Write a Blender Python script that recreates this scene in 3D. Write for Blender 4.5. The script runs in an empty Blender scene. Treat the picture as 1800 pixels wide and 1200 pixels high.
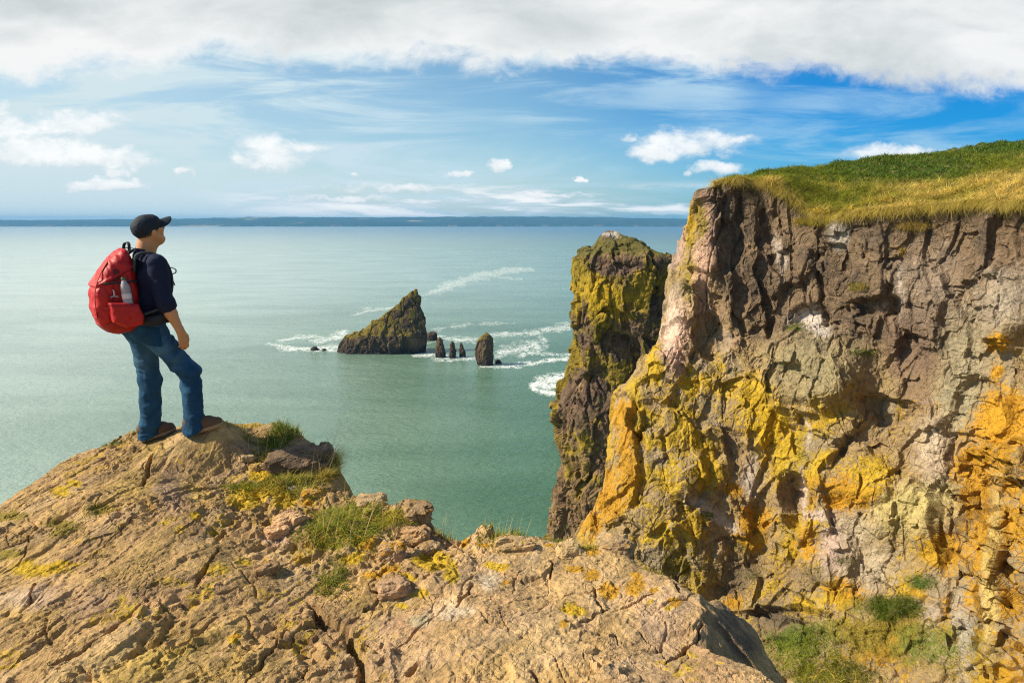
import bpy, math, random
import numpy as np
from mathutils import Vector, Matrix
random.seed(7)
RNG = np.random.default_rng(11)
SC = bpy.context.scene
COL = SC.collection
R = math.radians

# ---------------------------------------------------------------- camera model
# camera at the world origin, looking along +y and tilted down; the sea lies at z = SEA
SEA = -60.0
FPX = 1200.0
PITCH = math.atan((600 - 389) / FPX)
CP, SP = math.cos(PITCH), math.sin(PITCH)

def ray(px, py):
    cx = (np.asarray(px, float) - 900) / FPX
    cy = (600 - np.asarray(py, float)) / FPX
    return cx, CP + cy * SP, -SP + cy * CP

def at_y(px, py, Y):
    """world point seen at (px, py) of the 1800x1200 photo, Y metres ahead"""
    x, y, z = ray(px, py)
    k = np.asarray(Y, float) / y
    return np.stack(np.broadcast_arrays(x * k, y * k, z * k), -1)

def at_z(px, py, Z):
    x, y, z = ray(px, py)
    k = np.asarray(Z, float) / z
    return np.stack(np.broadcast_arrays(x * k, y * k, z * k), -1)

def to_px(P):
    x, y, z = P[..., 0], P[..., 1], P[..., 2]
    d = np.maximum(y * CP - z * SP, 0.05)
    u = y * SP + z * CP
    return 900 + FPX * x / d, 600 - FPX * u / d

# ---------------------------------------------------------------- noise
_G = np.array([[1,1,0],[-1,1,0],[1,-1,0],[-1,-1,0],[1,0,1],[-1,0,1],[1,0,-1],[-1,0,-1],
               [0,1,1],[0,-1,1],[0,1,-1],[0,-1,-1],[1,1,0],[-1,1,0],[0,-1,1],[0,-1,-1]], np.float32)

def _hash(ix, iy, iz, seed):
    h = (ix.astype(np.uint32) * np.uint32(374761393) + iy.astype(np.uint32) * np.uint32(668265263)
         + iz.astype(np.uint32) * np.uint32(2147483647 // 3 * 2 + 1) + np.uint32(seed * 974711 & 0xffffffff))
    h = (h ^ (h >> np.uint32(13))) * np.uint32(1274126177)
    h = (h ^ (h >> np.uint32(16))) * np.uint32(2246822519)
    return h ^ (h >> np.uint32(15))

def _chunk(fn, p, *a):
    p = np.asarray(p, np.float32)
    sh = p.shape[:-1]
    q = p.reshape(-1, 3)
    outs = [fn(q[i:i + 60000], *a) for i in range(0, len(q), 60000)]
    if isinstance(outs[0], tuple):
        return tuple(np.concatenate(o).reshape(sh + o[0].shape[1:]) for o in zip(*outs))
    return np.concatenate(outs).reshape(sh)

def _perlin(q, seed):
    f = np.floor(q)
    i = f.astype(np.int64)
    t = q - f
    w = t * t * t * (t * (t * 6 - 15) + 10)
    res = 0
    for dx in (0, 1):
        wx = w[:, 0] if dx else 1 - w[:, 0]
        for dy in (0, 1):
            wy = w[:, 1] if dy else 1 - w[:, 1]
            for dz in (0, 1):
                wz = w[:, 2] if dz else 1 - w[:, 2]
                g = _G[_hash(i[:, 0] + dx, i[:, 1] + dy, i[:, 2] + dz, seed) & np.uint32(15)]
                d = g[:, 0] * (t[:, 0] - dx) + g[:, 1] * (t[:, 1] - dy) + g[:, 2] * (t[:, 2] - dz)
                res = res + d * wx * wy * wz
    return res

def perlin(p, seed=0):
    return _chunk(_perlin, p, seed)

def fbm(p, octs=4, seed=0, gain=0.5):
    p = np.asarray(p, np.float32)
    s, a, tot = 0, 1.0, 0
    for o in range(octs):
        s = s + a * perlin(p * (2.03 ** o) + o * 17.3, seed + o)
        tot += a
        a *= gain
    return s / tot * 1.6

def ridged(p, octs=4, seed=0, gain=0.55):
    p = np.asarray(p, np.float32)
    s, a, tot = 0, 1.0, 0
    for o in range(octs):
        s = s + a * (1 - np.minimum(1, np.abs(perlin(p * (2.07 ** o) + o * 9.7, seed + o)) * 2.2))
        tot += a
        a *= gain
    return s / tot

def _facet(q, seed, flat, soft, block):
    f = np.floor(q)
    i = f.astype(np.int64)
    n = len(q)
    b1 = np.full(n, 1e9, np.float32); b2 = np.full(n, 1e9, np.float32)
    val = np.zeros(n, np.float32); val2 = np.zeros(n, np.float32); rid = np.zeros(n, np.float32)
    for dx in (-1, 0, 1):
        for dy in (-1, 0, 1):
            for dz in ((0,) if flat else (-1, 0, 1)):
                cx, cy, cz = i[:, 0] + dx, i[:, 1] + dy, (i[:, 2] * 0 if flat else i[:, 2] + dz)
                h = _hash(cx, cy, cz, seed)
                h2 = _hash(cx, cy, cz, seed + 77)
                d = [q[:, k] - (cx, cy, cz)[k] - ((h >> np.uint32(10 * k)) & np.uint32(1023)).astype(np.float32) / 1023 for k in (0, 1) + (() if flat else (2,))]
                tl = [((h2 >> np.uint32(10 * k)) & np.uint32(1023)).astype(np.float32) / 511.5 - 1 for k in range(3)]
                r = sum(x * x for x in d)
                if block: r = np.maximum.reduce([np.abs(x) for x in d]) ** 2 * .8 + r * .06
                v = tl[2] * 0.55 + sum(x * t for x, t in zip(d, tl)) * 0.9
                c = r < b1; c2 = (~c) & (r < b2)
                val2 = np.where(c, val, np.where(c2, v, val2)); b2 = np.where(c, b1, np.where(c2, r, b2))
                val = np.where(c, v, val); rid = np.where(c, tl[1], rid)
                b1 = np.where(c, r, b1)
    e = np.sqrt(b2) - np.sqrt(b1)
    t = np.clip(e / soft, 0, 1)
    return (val + val2) * .5 * (1 - t) + val * t, e, rid

def facet(p, seed=0, flat=False, soft=0.14, block=False):
    """broken-rock field: a tilted plane per random cell, joined by short ramps -> (height, distance to the joint, id)"""
    return _chunk(_facet, p, seed, flat, soft, block)

def turn(p, axis_, deg):
    c, s = math.cos(math.radians(deg)), math.sin(math.radians(deg))
    i, j = [(1, 2), (2, 0), (0, 1)][axis_]
    o = np.array(p, np.float32)
    o[..., i] = p[..., i] * c - p[..., j] * s; o[..., j] = p[..., i] * s + p[..., j] * c
    return o

def sstep(a, b, x):
    t = np.clip((x - a) / (b - a), 0, 1)
    return t * t * (3 - 2 * t)

# ---------------------------------------------------------------- mesh helpers
def mesh_obj(name, V, F, mat=None, parent=None, smooth=True, attrs=None):
    me = bpy.data.meshes.new(name)
    V = np.asarray(V, np.float32).reshape(-1, 3)
    if isinstance(F, np.ndarray):
        k = F.shape[1]; nf = len(F)
        me.vertices.add(len(V)); me.vertices.foreach_set('co', V.ravel())
        me.loops.add(nf * k); me.loops.foreach_set('vertex_index', F.astype(np.int32).ravel())
        me.polygons.add(nf)
        me.polygons.foreach_set('loop_start', np.arange(nf, dtype=np.int32) * k)
        me.polygons.foreach_set('loop_total', np.full(nf, k, np.int32))
        me.update(calc_edges=True)
    else:
        me.from_pydata(V.tolist(), [], F)
    me.polygons.foreach_set('use_smooth', np.full(len(me.polygons), smooth, bool))
    for an, arr in (attrs or {}).items():
        arr = np.asarray(arr, np.float32)
        if arr.ndim == 2:
            if arr.shape[1] == 3:
                arr = np.concatenate([arr, np.ones((len(arr), 1), np.float32)], 1)
            me.attributes.new(an, 'FLOAT_COLOR', 'POINT').data.foreach_set('color', arr.ravel())
        else:
            me.attributes.new(an, 'FLOAT', 'POINT').data.foreach_set('value', arr.ravel())
    if mat is not None:
        me.materials.append(mat)
    me.validate()
    o = bpy.data.objects.new(name, me)
    COL.objects.link(o)
    if parent is not None:
        o.parent = parent
    return o

def grid_faces(nu, nv, wrap=False):
    i = np.arange(nu * nv).reshape(nu, nv)
    if wrap:
        i = np.concatenate([i, i[:1]], 0)
    a, b, c, d = i[:-1, :-1], i[1:, :-1], i[1:, 1:], i[:-1, 1:]
    return np.stack([a, b, c, d], -1).reshape(-1, 4)

def grid_normals(P, wrap=False):
    if wrap:
        du = np.roll(P, -1, 0) - np.roll(P, 1, 0)
    else:
        du = np.gradient(P, axis=0)
    dv = np.gradient(P, axis=1)
    n = np.cross(du, dv)
    return n / np.maximum(np.linalg.norm(n, axis=-1, keepdims=True), 1e-9)

def tag(o, label=None, cat=None, group=None, kind=None):
    if label: o['label'] = label
    if cat: o['category'] = cat
    if group: o['group'] = group
    if kind: o['kind'] = kind
    return o

def empty(name, loc=(0, 0, 0), rz=0.0):
    o = bpy.data.objects.new(name, None)
    o.location = loc; o.rotation_euler = (0, 0, rz)
    o.empty_display_size = 0.1
    COL.objects.link(o)
    return o

def interp_curve(pts, x):
    pts = np.asarray(pts, float)
    return np.interp(x, pts[:, 0], pts[:, 1])

def catmull(P, t):
    """P (n, ...) control points at integer params, t array in [0, n-1]"""
    n = len(P)
    i = np.clip(np.floor(t).astype(int), 0, n - 2)
    f = (t - i).reshape((-1,) + (1,) * (P.ndim - 1))
    p0 = P[np.maximum(i - 1, 0)]; p1 = P[i]; p2 = P[i + 1]; p3 = P[np.minimum(i + 2, n - 1)]
    return 0.5 * (2 * p1 + (p2 - p0) * f + (2 * p0 - 5 * p1 + 4 * p2 - p3) * f ** 2 + (3 * p1 - p0 - 3 * p2 + p3) * f ** 3)

def poly_sd(x, y, poly):
    best = np.full(x.shape, 1e9); ins = np.zeros(x.shape, bool)
    for a, b in zip(poly, np.roll(poly, -1, 0)):
        ex, ey = b - a; qx, qy = x - a[0], y - a[1]
        t = np.clip((qx * ex + qy * ey) / (ex * ex + ey * ey), 0, 1)
        best = np.minimum(best, (qx - t * ex) ** 2 + (qy - t * ey) ** 2)
        c = ((a[1] <= y) & (b[1] > y)) | ((b[1] <= y) & (a[1] > y))
        xi = a[0] + (y - a[1]) / np.where(abs(ey) < 1e-9, 1e-9, ey) * ex
        ins ^= c & (x < xi)
    d_ = np.sqrt(best)
    return np.where(ins, d_, -d_)


# ---------------------------------------------------------------- node helpers
class NV:
    """a scalar socket with arithmetic"""
    def __init__(s, nt, sock): s.nt, s.s = nt, sock
    def _m(s, op, *o, clamp=False):
        n = s.nt.nodes.new('ShaderNodeMath'); n.operation = op; n.use_clamp = clamp
        for k, v in enumerate((s,) + o):
            if isinstance(v, NV): s.nt.links.new(v.s, n.inputs[k])
            else: n.inputs[k].default_value = float(v)
        return NV(s.nt, n.outputs[0])
    def __add__(s, o): return s._m('ADD', o)
    def __radd__(s, o): return s._m('ADD', o)
    def __sub__(s, o): return s._m('SUBTRACT', o)
    def __rsub__(s, o): return (s * -1) + o
    def __mul__(s, o): return s._m('MULTIPLY', o)
    def __rmul__(s, o): return s._m('MULTIPLY', o)
    def __truediv__(s, o): return s._m('DIVIDE', o)
    def max(s, o): return s._m('MAXIMUM', o)
    def min(s, o): return s._m('MINIMUM', o)
    def pow(s, o): return s._m('POWER', o)
    def abs(s): return s._m('ABSOLUTE')
    def clamp(s): return s._m('ADD', 0.0, clamp=True)
    def step(s, a, b):
        n = s.nt.nodes.new('ShaderNodeMapRange'); n.interpolation_type = 'SMOOTHSTEP'
        s.nt.links.new(s.s, n.inputs['Value'])
        n.inputs['From Min'].default_value = a; n.inputs['From Max'].default_value = b
        return NV(s.nt, n.outputs['Result'])

class NT:
    def __init__(s, tree):
        s.t = tree; tree.nodes.clear()
    def n(s, typ, **kw):
        x = s.t.nodes.new(typ)
        for k, v in kw.items(): setattr(x, k, v)
        return x
    def l(s, a, b): s.t.links.new(a.s if isinstance(a, NV) else a, b)
    def set(s, sock, v):
        if isinstance(v, NV): s.l(v, sock)
        elif isinstance(v, bpy.types.NodeSocket): s.t.links.new(v, sock)
        else: sock.default_value = v
    def sc(s, sock): return NV(s.t, sock)
    def xyz(s, x, y, z):
        c = s.n('ShaderNodeCombineXYZ')
        for k, v in enumerate((x, y, z)): s.set(c.inputs[k], v)
        return c.outputs[0]
    def sep(s, v):
        c = s.n('ShaderNodeSeparateXYZ'); s.t.links.new(v, c.inputs[0])
        return [NV(s.t, o) for o in c.outputs]
    def noise(s, vec, scale=1.0, detail=4, rough=0.5, dist=0.0, lac=2.0):
        x = s.n('ShaderNodeTexNoise')
        if vec is not None: s.t.links.new(vec, x.inputs['Vector'])
        x.inputs['Scale'].default_value = scale; x.inputs['Detail'].default_value = detail
        x.inputs['Roughness'].default_value = rough; x.inputs['Distortion'].default_value = dist
        x.inputs['Lacunarity'].default_value = lac
        return NV(s.t, x.outputs['Fac'])
    def voronoi(s, vec, scale=1.0, feature='F1'):
        x = s.n('ShaderNodeTexVoronoi', feature=feature)
        s.t.links.new(vec, x.inputs['Vector']); x.inputs['Scale'].default_value = scale
        return NV(s.t, x.outputs['Distance'])
    def vscale(s, vec, sc):
        m = s.n('ShaderNodeMapping'); s.t.links.new(vec, m.inputs[0]); m.inputs['Scale'].default_value = sc
        return m.outputs[0]
    def mix(s, fac, a, b, typ='MIX'):
        m = s.n('ShaderNodeMix', data_type='RGBA', blend_type=typ)
        s.set(m.inputs[0], fac)
        for k, v in ((6, a), (7, b)):
            if isinstance(v, tuple): m.inputs[k].default_value = (*v[:3], 1)
            else: s.set(m.inputs[k], v)
        return m.outputs[2]
    def attr(s, name):
        return s.n('ShaderNodeAttribute', attribute_name=name)
    def ramp(s, fac, stops, interp='LINEAR'):
        r = s.n('ShaderNodeValToRGB'); r.color_ramp.interpolation = interp
        s.set(r.inputs[0], fac)
        el = r.color_ramp.elements
        while len(el) < len(stops): el.new(0.5)
        for e, (p, c) in zip(el, stops):
            e.position = p; e.color = (*c, 1) if isinstance(c, tuple) else (c, c, c, 1)
        return r.outputs[0]
    def bump(s, h, strength=0.5, dist=0.01, normal=None):
        b = s.n('ShaderNodeBump'); s.set(b.inputs['Height'], h)
        b.inputs['Strength'].default_value = strength; b.inputs['Distance'].default_value = dist
        if normal is not None: s.t.links.new(normal, b.inputs['Normal'])
        return b.outputs[0]

def new_mat(name):
    m = bpy.data.materials.new(name); m.use_nodes = True
    nt = NT(m.node_tree)
    out = nt.n('ShaderNodeOutputMaterial'); p = nt.n('ShaderNodeBsdfPrincipled')
    nt.t.links.new(p.outputs[0], out.inputs[0])
    nt.out = out; nt.p = p
    return m, nt

def plain_mat(name, col, rough=0.6, noise_scale=40.0, var=0.25, bump=0.0, bdist=0.002, metal=0.0, spec=0.5):
    m, nt = new_mat(name)
    tc = nt.n('ShaderNodeTexCoord').outputs['Object']
    n = nt.noise(tc, noise_scale, 5, 0.6)
    k = n * (2 * var) + (1 - var)
    c = nt.n('ShaderNodeVectorMath', operation='SCALE'); c.inputs[0].default_value = col; nt.l(k, c.inputs['Scale'])
    nt.t.links.new(c.outputs[0], nt.p.inputs['Base Color'])
    nt.p.inputs['Roughness'].default_value = rough; nt.p.inputs['Metallic'].default_value = metal
    nt.p.inputs['Specular IOR Level'].default_value = spec
    if bump:
        nt.t.links.new(nt.bump(nt.noise(tc, noise_scale * 3, 4, 0.6), bump, bdist), nt.p.inputs['Normal'])
    return m
# ---------------------------------------------------------------- camera, sun, sky, air
cam_d = bpy.data.cameras.new('camera'); cam = bpy.data.objects.new('camera', cam_d); COL.objects.link(cam)
cam_d.sensor_width = 36; cam_d.lens = 24; cam_d.clip_start = 0.05; cam_d.clip_end = 60000
cam.location = (0, 0, 0); cam.rotation_euler = (math.pi / 2 - PITCH, 0, 0)
SC.camera = cam

SUN_AZ, SUN_EL = R(-98), R(39)          # azimuth from +y, positive towards +x
sd = Vector((math.sin(SUN_AZ) * math.cos(SUN_EL), math.cos(SUN_AZ) * math.cos(SUN_EL), math.sin(SUN_EL)))
sun_d = bpy.data.lights.new('sun', 'SUN'); sun = bpy.data.objects.new('sun', sun_d); COL.objects.link(sun)
sun_d.energy = 4.7; sun_d.angle = R(0.53); sun_d.color = (1.0, 0.89, 0.70)
sun.rotation_euler = sd.to_track_quat('Z', 'Y').to_euler()

SC.view_settings.view_transform = 'Standard'; SC.view_settings.look = 'None'
SC.view_settings.exposure = 0.68; SC.view_settings.gamma = 1.0
SC.cycles.max_bounces = 6; SC.cycles.diffuse_bounces = 3; SC.cycles.glossy_bounces = 3
SC.cycles.transmission_bounces = 4; SC.cycles.transparent_max_bounces = 6; SC.cycles.volume_bounces = 0
SC.cycles.use_adaptive_sampling = True; SC.cycles.adaptive_threshold = 0.02
SC.cycles.use_denoising = True; SC.cycles.denoising_prefilter = 'NONE'; SC.cycles.denoising_input_passes = 'RGB_ALBEDO_NORMAL'
SC.cycles.pixel_filter_type = 'BLACKMAN_HARRIS'; SC.cycles.filter_width = 1.15
SC.cycles.caustics_reflective = False; SC.cycles.caustics_refractive = False

world = bpy.data.worlds.new('World'); SC.world = world; world.use_nodes = True
nt = NT(world.node_tree)
wout = nt.n('ShaderNodeOutputWorld'); bg = nt.n('ShaderNodeBackground')
nt.t.links.new(bg.outputs[0], wout.inputs[0])
SKY = 0.085
bg.inputs['Strength'].default_value = SKY
sky = nt.n('ShaderNodeTexSky', sky_type='NISHITA')
sky.sun_disc = False; sky.sun_elevation = SUN_EL; sky.sun_rotation = SUN_AZ
sky.altitude = 60; sky.air_density = 1.0; sky.dust_density = 0.6; sky.ozone_density = 2.0
d = nt.n('ShaderNodeTexCoord').outputs['Generated']
dx, dy, dz = nt.sep(d)
yy = dy.max(0.04)
s_, t_ = dx / yy, dz / yy                       # direction on the unit plane ahead (bearing, height)
front = dy.step(0.03, 0.2)
def px_s(px): return (px - 900) / FPX / 1.03
def px_t(py):
    r_ = ray(900, py); return float(r_[2] / r_[1])
# deepen the blue away from the sun
hs = nt.n('ShaderNodeHueSaturation'); hs.inputs['Saturation'].default_value = 1.25; hs.inputs['Hue'].default_value = 0.49
nt.t.links.new(sky.outputs[0], hs.inputs['Color'])
side = s_.step(-0.75, 0.75)                     # 0 on the sun's side, 1 away from it
deep = nt.mix(1.0, hs.outputs[0], nt.ramp(side, [(0.0, (1.0, 1.0, 1.0)), (0.5, (0.80, 0.92, 1.0)), (0.85, (0.10, 0.55, 0.95)), (1.0, (0.04, 0.45, 0.85))]), 'MULTIPLY')
air = nt.mix(front, sky.outputs[0], deep)
W = 1.0 / SKY
# thin high veil, stronger towards the sun and the horizon
v_st = nt.xyz(s_, t_, 0.0)
wz = dz.max(0.03)
plane = nt.xyz(dx / wz, dy / wz, 0.0)           # where the ray meets a flat cloud deck
rot = nt.n('ShaderNodeMapping'); nt.t.links.new(v_st, rot.inputs[0]); rot.inputs['Rotation'].default_value = (0, 0, R(-11)); rot.inputs['Scale'].default_value = (1.3, 9.0, 1)
cir = nt.noise(rot.outputs[0], 2.2, 7, 0.62, 0.6)
band = nt.noise(v_st, 2.0, 3, 0.5)
veil = (cir.step(0.42, 0.66) * (band.step(0.28, 0.52)) * 0.85)
haze_l = (1.0 - s_.step(-0.95, 0.30)) * 0.62 + (1.0 - t_.step(-0.02, 0.15)) * (0.95 - s_.step(-0.9, 0.3) * 0.60)
veil = (veil * (1.0 - s_.step(0.45, 0.8) * 0.75) + haze_l).clamp()
c1 = nt.mix(veil * front, air, nt.mix(s_.step(-0.8, 0.8), (0.42 * W, 0.505 * W, 0.53 * W), (0.30 * W, 0.45 * W, 0.56 * W)))
# streaky low cloud just above the horizon
lowv = nt.n('ShaderNodeMapping'); nt.t.links.new(v_st, lowv.inputs[0]); lowv.inputs['Scale'].default_value = (5.0, 42.0, 1)
low = nt.noise(lowv.outputs[0], 1.0, 6, 0.6, 0.3)
lm = low.step(0.44, 0.54) * t_.step(0.003, 0.010) * (1.0 - t_.step(0.030, 0.062)) * s_.step(-0.5, -0.2)
c2 = nt.mix(lm * front, c1, nt.mix(low.step(0.48, 0.60), (0.42 * W, 0.49 * W, 0.53 * W), (0.66 * W, 0.66 * W, 0.65 * W)))
# separate cumulus puffs: (px, py, half width, half height)
puffs = [(478, 272, 66, 26), (530, 258, 46, 11), (435, 285, 30, 15), (1205, 252, 86, 22), (1150, 270, 44, 15), (1262, 248, 34, 14),
         (1106, 241, 16, 9), (1262, 297, 52, 11), (1212, 303, 14, 6), (30, 225, 60, 22), (130, 214, 92, 18), (60, 262, 120, 26), (190, 280, 120, 15), (205, 299, 26, 9), (150, 272, 60, 22),
         (175, 323, 62, 9), (327, 302, 14, 8), (690, 330, 120, 9), (600, 348, 90, 5), (620, 310, 11, 5), (880, 289, 18, 8), (1021, 314, 9, 5), (12, 188, 26, 14), (1570, 268, 80, 14), (805, 307, 16, 6), (965, 343, 70, 4)]
wn = nt.noise(nt.xyz(s_ * 1.0, t_ * 1.7, 3.0), 17.0, 7, 0.62, 0.25)
wl = nt.noise(nt.xyz(s_ * 1.0, t_ * 1.5, 9.0), 9.0, 3, 0.5)
qn = nt.n('ShaderNodeTexNoise'); nt.t.links.new(nt.xyz(s_, t_ * 1.3, 4.0), qn.inputs['Vector']); qn.inputs['Scale'].default_value = 24; qn.inputs['Detail'].default_value = 6; qn.inputs['Roughness'].default_value = 0.62
qx_, qy_, qz_ = nt.sep(qn.outputs['Color'])
s0_, t0_ = s_, t_
s_ = s_ + (qx_ - 0.5) * 0.075; t_ = t_ + (qy_ - 0.5) * 0.034
dens = None; shade = None
for (px, py, hw, hh) in puffs:
    a = (s_ - px_s(px)) * (FPX * 1.03 / (hw * 1.25)); b = (t_ - px_t(py)) * (1.0 / (1.25 * hh * 1.04 / FPX))
    r2 = 1.0 - (a * a + b * b)
    dens = r2 if dens is None else dens.max(r2)
    sh = b * 0.5 + 0.5
    cut = r2.step(-0.4, 0.3)
    shade = sh * cut if shade is None else shade.max(sh * cut)
s_, t_ = s0_, t0_
pd = (dens + (wn - 0.5) * 2.8 + (wl - 0.5) * 1.2)
pm = pd.step(-0.15, 1.15) * front * dens.step(-1.2, -0.2)
c3 = nt.mix(pm * 0.93, c2, nt.mix((shade * 0.8 + (wn - 0.5) * 1.4 + pd.step(0.1, 0.9) * 0.35).clamp(), (0.44 * W, 0.49 * W, 0.52 * W), (0.66 * W, 0.66 * W, 0.65 * W)))
# the long cloud bank overhead
edge_pts = [(0, 150), (300, 122), (420, 98), (520, 104), (600, 118), (720, 122), (860, 138), (960, 118), (1060, 116), (1250, 124), (1400, 138), (1520, 166), (1640, 158), (1800, 154)]
smin, smax = -1.2, 1.2
stops = [((px_s(px) - smin) / (smax - smin), px_t(py) / 0.35) for px, py in edge_pts]
edge = NV(nt.t, nt.ramp((s_ - smin) * (1 / (smax - smin)), stops, 'B_SPLINE')) * 0.35
bn = nt.noise(nt.xyz(s_, t_ * 1.5, 0.0), 13.0, 9, 0.66, 0.3)
bl = nt.noise(nt.xyz(s_, t_ * 1.8, 5.0), 5.0, 4, 0.5)
bd = (t_ - edge) + (bn - 0.5) * 0.10 + (bl - 0.5) * 0.075
bm = bd.step(-0.010, 0.032) * front * (1.0 - dz.step(0.45, 0.62) )
bg1 = nt.noise(nt.xyz(s_ * 0.8, t_ * 2.2, 2.0), 3.6, 5, 0.5, 0.4)
bg2 = nt.noise(nt.xyz(s_, t_ * 2.4, 7.0), 8.0, 5, 0.55, 0.5)
grey = ((bg1 - 0.5) * 3.2 + (bg2 - 0.5) * 1.6 + 0.38 + (bd - 0.05) * 2.4 - (1.0 - bd.step(0.0, 0.05)) * 0.35).clamp()
c4 = nt.mix(bm * 0.97, c3, nt.mix(grey, (0.59 * W, 0.595 * W, 0.585 * W), (0.38 * W, 0.41 * W, 0.415 * W)))
nt.t.links.new(c4, bg.inputs['Color'])

hz_m = bpy.data.materials.new('haze'); hz_m.use_nodes = True
hn = NT(hz_m.node_tree); ho = hn.n('ShaderNodeOutputMaterial'); hv = hn.n('ShaderNodeVolumePrincipled')
hv.inputs['Color'].default_value = (0.13, 0.48, 0.88, 1); hv.inputs['Density'].default_value = 0.00008
hv.inputs['Anisotropy'].default_value = 0.0
hn.t.links.new(hv.outputs[0], ho.inputs['Volume'])
X, Z0, Z1 = 11900, SEA - 1.5, 74
hb = mesh_obj('haze', [(-X, -X, Z0), (X, -X, Z0), (X, X, Z0), (-X, X, Z0), (-X, -X, Z1), (X, -X, Z1), (X, X, Z1), (-X, X, Z1)],
              [(3, 2, 1, 0), (4, 5, 6, 7), (0, 1, 5, 4), (1, 2, 6, 5), (2, 3, 7, 6), (3, 0, 4, 7)], hz_m, smooth=False)
hb['kind'] = 'stuff'
# ---------------------------------------------------------------- sea and far shore
def axis(lo, hi, step, far, g=1.12):
    a = list(np.arange(lo, hi + step * .5, step))
    s = step; x = a[-1]
    while x < far: s = min(s * g, 700); x += s; a.append(x)
    s = step; x = a[0]; b = []
    while x > -far: s = min(s * g, 700); x -= s; b.append(x)
    return np.array(b[::-1] + a)

gx = axis(-135, 75, 0.55, 11000); gy = axis(150, 560, 1.2, 11000)
GX, GY = np.meshgrid(gx, gy, indexing='ij')
SP_ = np.stack([GX, GY, np.full_like(GX, SEA)], -1)
fpx, fpy = to_px(SP_)
def polyline_dist(px, py, pts, asp=3.0):
    """distance in photo pixels to a polyline whose points carry a half width; heights count asp times"""
    best = np.full(px.shape, 1e9); wbest = np.ones(px.shape)
    for (x0, y0, w0), (x1, y1, w1) in zip(pts[:-1], pts[1:]):
        ax, ay = x1 - x0, (y1 - y0) * asp
        qx, qy = px - x0, (py - y0) * asp
        t = np.clip((qx * ax + qy * ay) / (ax * ax + ay * ay), 0, 1)
        d_ = np.hypot(qx - t * ax, qy - t * ay) / ((w0 + (w1 - w0) * t) * .85)
        best = np.minimum(best, d_)
    return best
sel = (fpx > 430) & (fpx < 1100) & (fpy > 440) & (fpy < 720) & (GY > 150) & (GY < 900)
foam = np.zeros(GX.shape); qx, qy = fpx[sel], fpy[sel]
P_ = SP_[sel]
wob = fbm(P_ * [0.06, 0.03, 0], 4, 3); wob2 = fbm(P_ * [0.16, 0.08, 0] + 40, 4, 8)
qx2 = qx + wob * 16 + wob2 * 7; qy2 = qy + wob2 * 3.0 + wob * 2
fm = np.zeros(len(qx))
lines = [  # (polyline of px, py, half width), strength
    ([(488, 607, 9), (505, 613, 16), (540, 614, 13), (592, 609, 15)], 1.05), ([(500, 600, 9), (530, 592, 12), (556, 590, 8)], .8), ([(555, 600, 10), (600, 588, 14), (612, 582, 8)], .9),
    ([(490, 608, 6), (540, 613, 8), (598, 616, 6)], 1.0),
    ([(618, 553, 8), (650, 545, 9), (690, 540, 5)], .8), ([(745, 520, 8), (800, 498, 17), (850, 483, 20), (900, 473, 15), (960, 468, 7)], .62),
    ([(735, 524, 4), (840, 486, 5), (930, 474, 4)], .6), ([(840, 463, 8), (900, 466, 10), (955, 467, 5)], .55), ([(850, 478, 7), (880, 488, 6), (915, 490, 4)], .5),
    ([(740, 600, 12), (790, 595, 14), (840, 598, 14), (868, 600, 12)], .85), ([(728, 625, 7), (745, 624, 9), (765, 622, 8)], 1.1), ([(770, 628, 14), (830, 630, 14)], .9),
    ([(850, 645, 6), (880, 645, 9), (930, 640, 10), (980, 633, 10), (1015, 630, 8)], 1.15), ([(870, 625, 15), (900, 615, 20), (935, 604, 22), (940, 616, 15), (915, 624, 12)], .95),
    ([(870, 590, 10), (930, 584, 16), (985, 577, 15), (1015, 572, 10)], .8), ([(950, 592, 8), (965, 600, 9), (955, 606, 6)], .7), ([(890, 610, 10), (960, 622, 12), (1010, 625, 10)], .7),
    ([(760, 578, 8), (800, 573, 10), (830, 570, 6)], .5), ([(845, 570, 8), (880, 568, 9), (900, 568, 5)], .55), ([(980, 568, 8), (1012, 571, 9)], .6),
    ([(925, 679, 7), (955, 668, 20), (985, 662, 22), (1005, 660, 20)], 1.5), ([(930, 682, 8), (960, 690, 12), (985, 694, 12)], 1.4), ([(950, 676, 20), (990, 678, 24)], 1.5),
    ([(592, 618, 6), (660, 621, 5), (745, 618, 7)], .7), ([(768, 632, 10), (800, 634, 8), (822, 633, 8)], .8), ([(846, 644, 9), (872, 645, 9)], .9), ([(750, 590, 12), (768, 590, 8)], .8)]
for pts, st in lines:
    dd = polyline_dist(qx2, qy2, pts)
    fm = np.maximum(fm, st * np.clip(1.25 - dd * .75, 0, 1.2))
foam[sel] = fm
# silt: the water in the lee of the stacks is browner and the cove greener (large slow patches)
silt = np.clip(fbm(SP_ * [0.004, 0.0022, 0] + 3, 4, 21) * .9 + .35, 0, 1)

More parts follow.
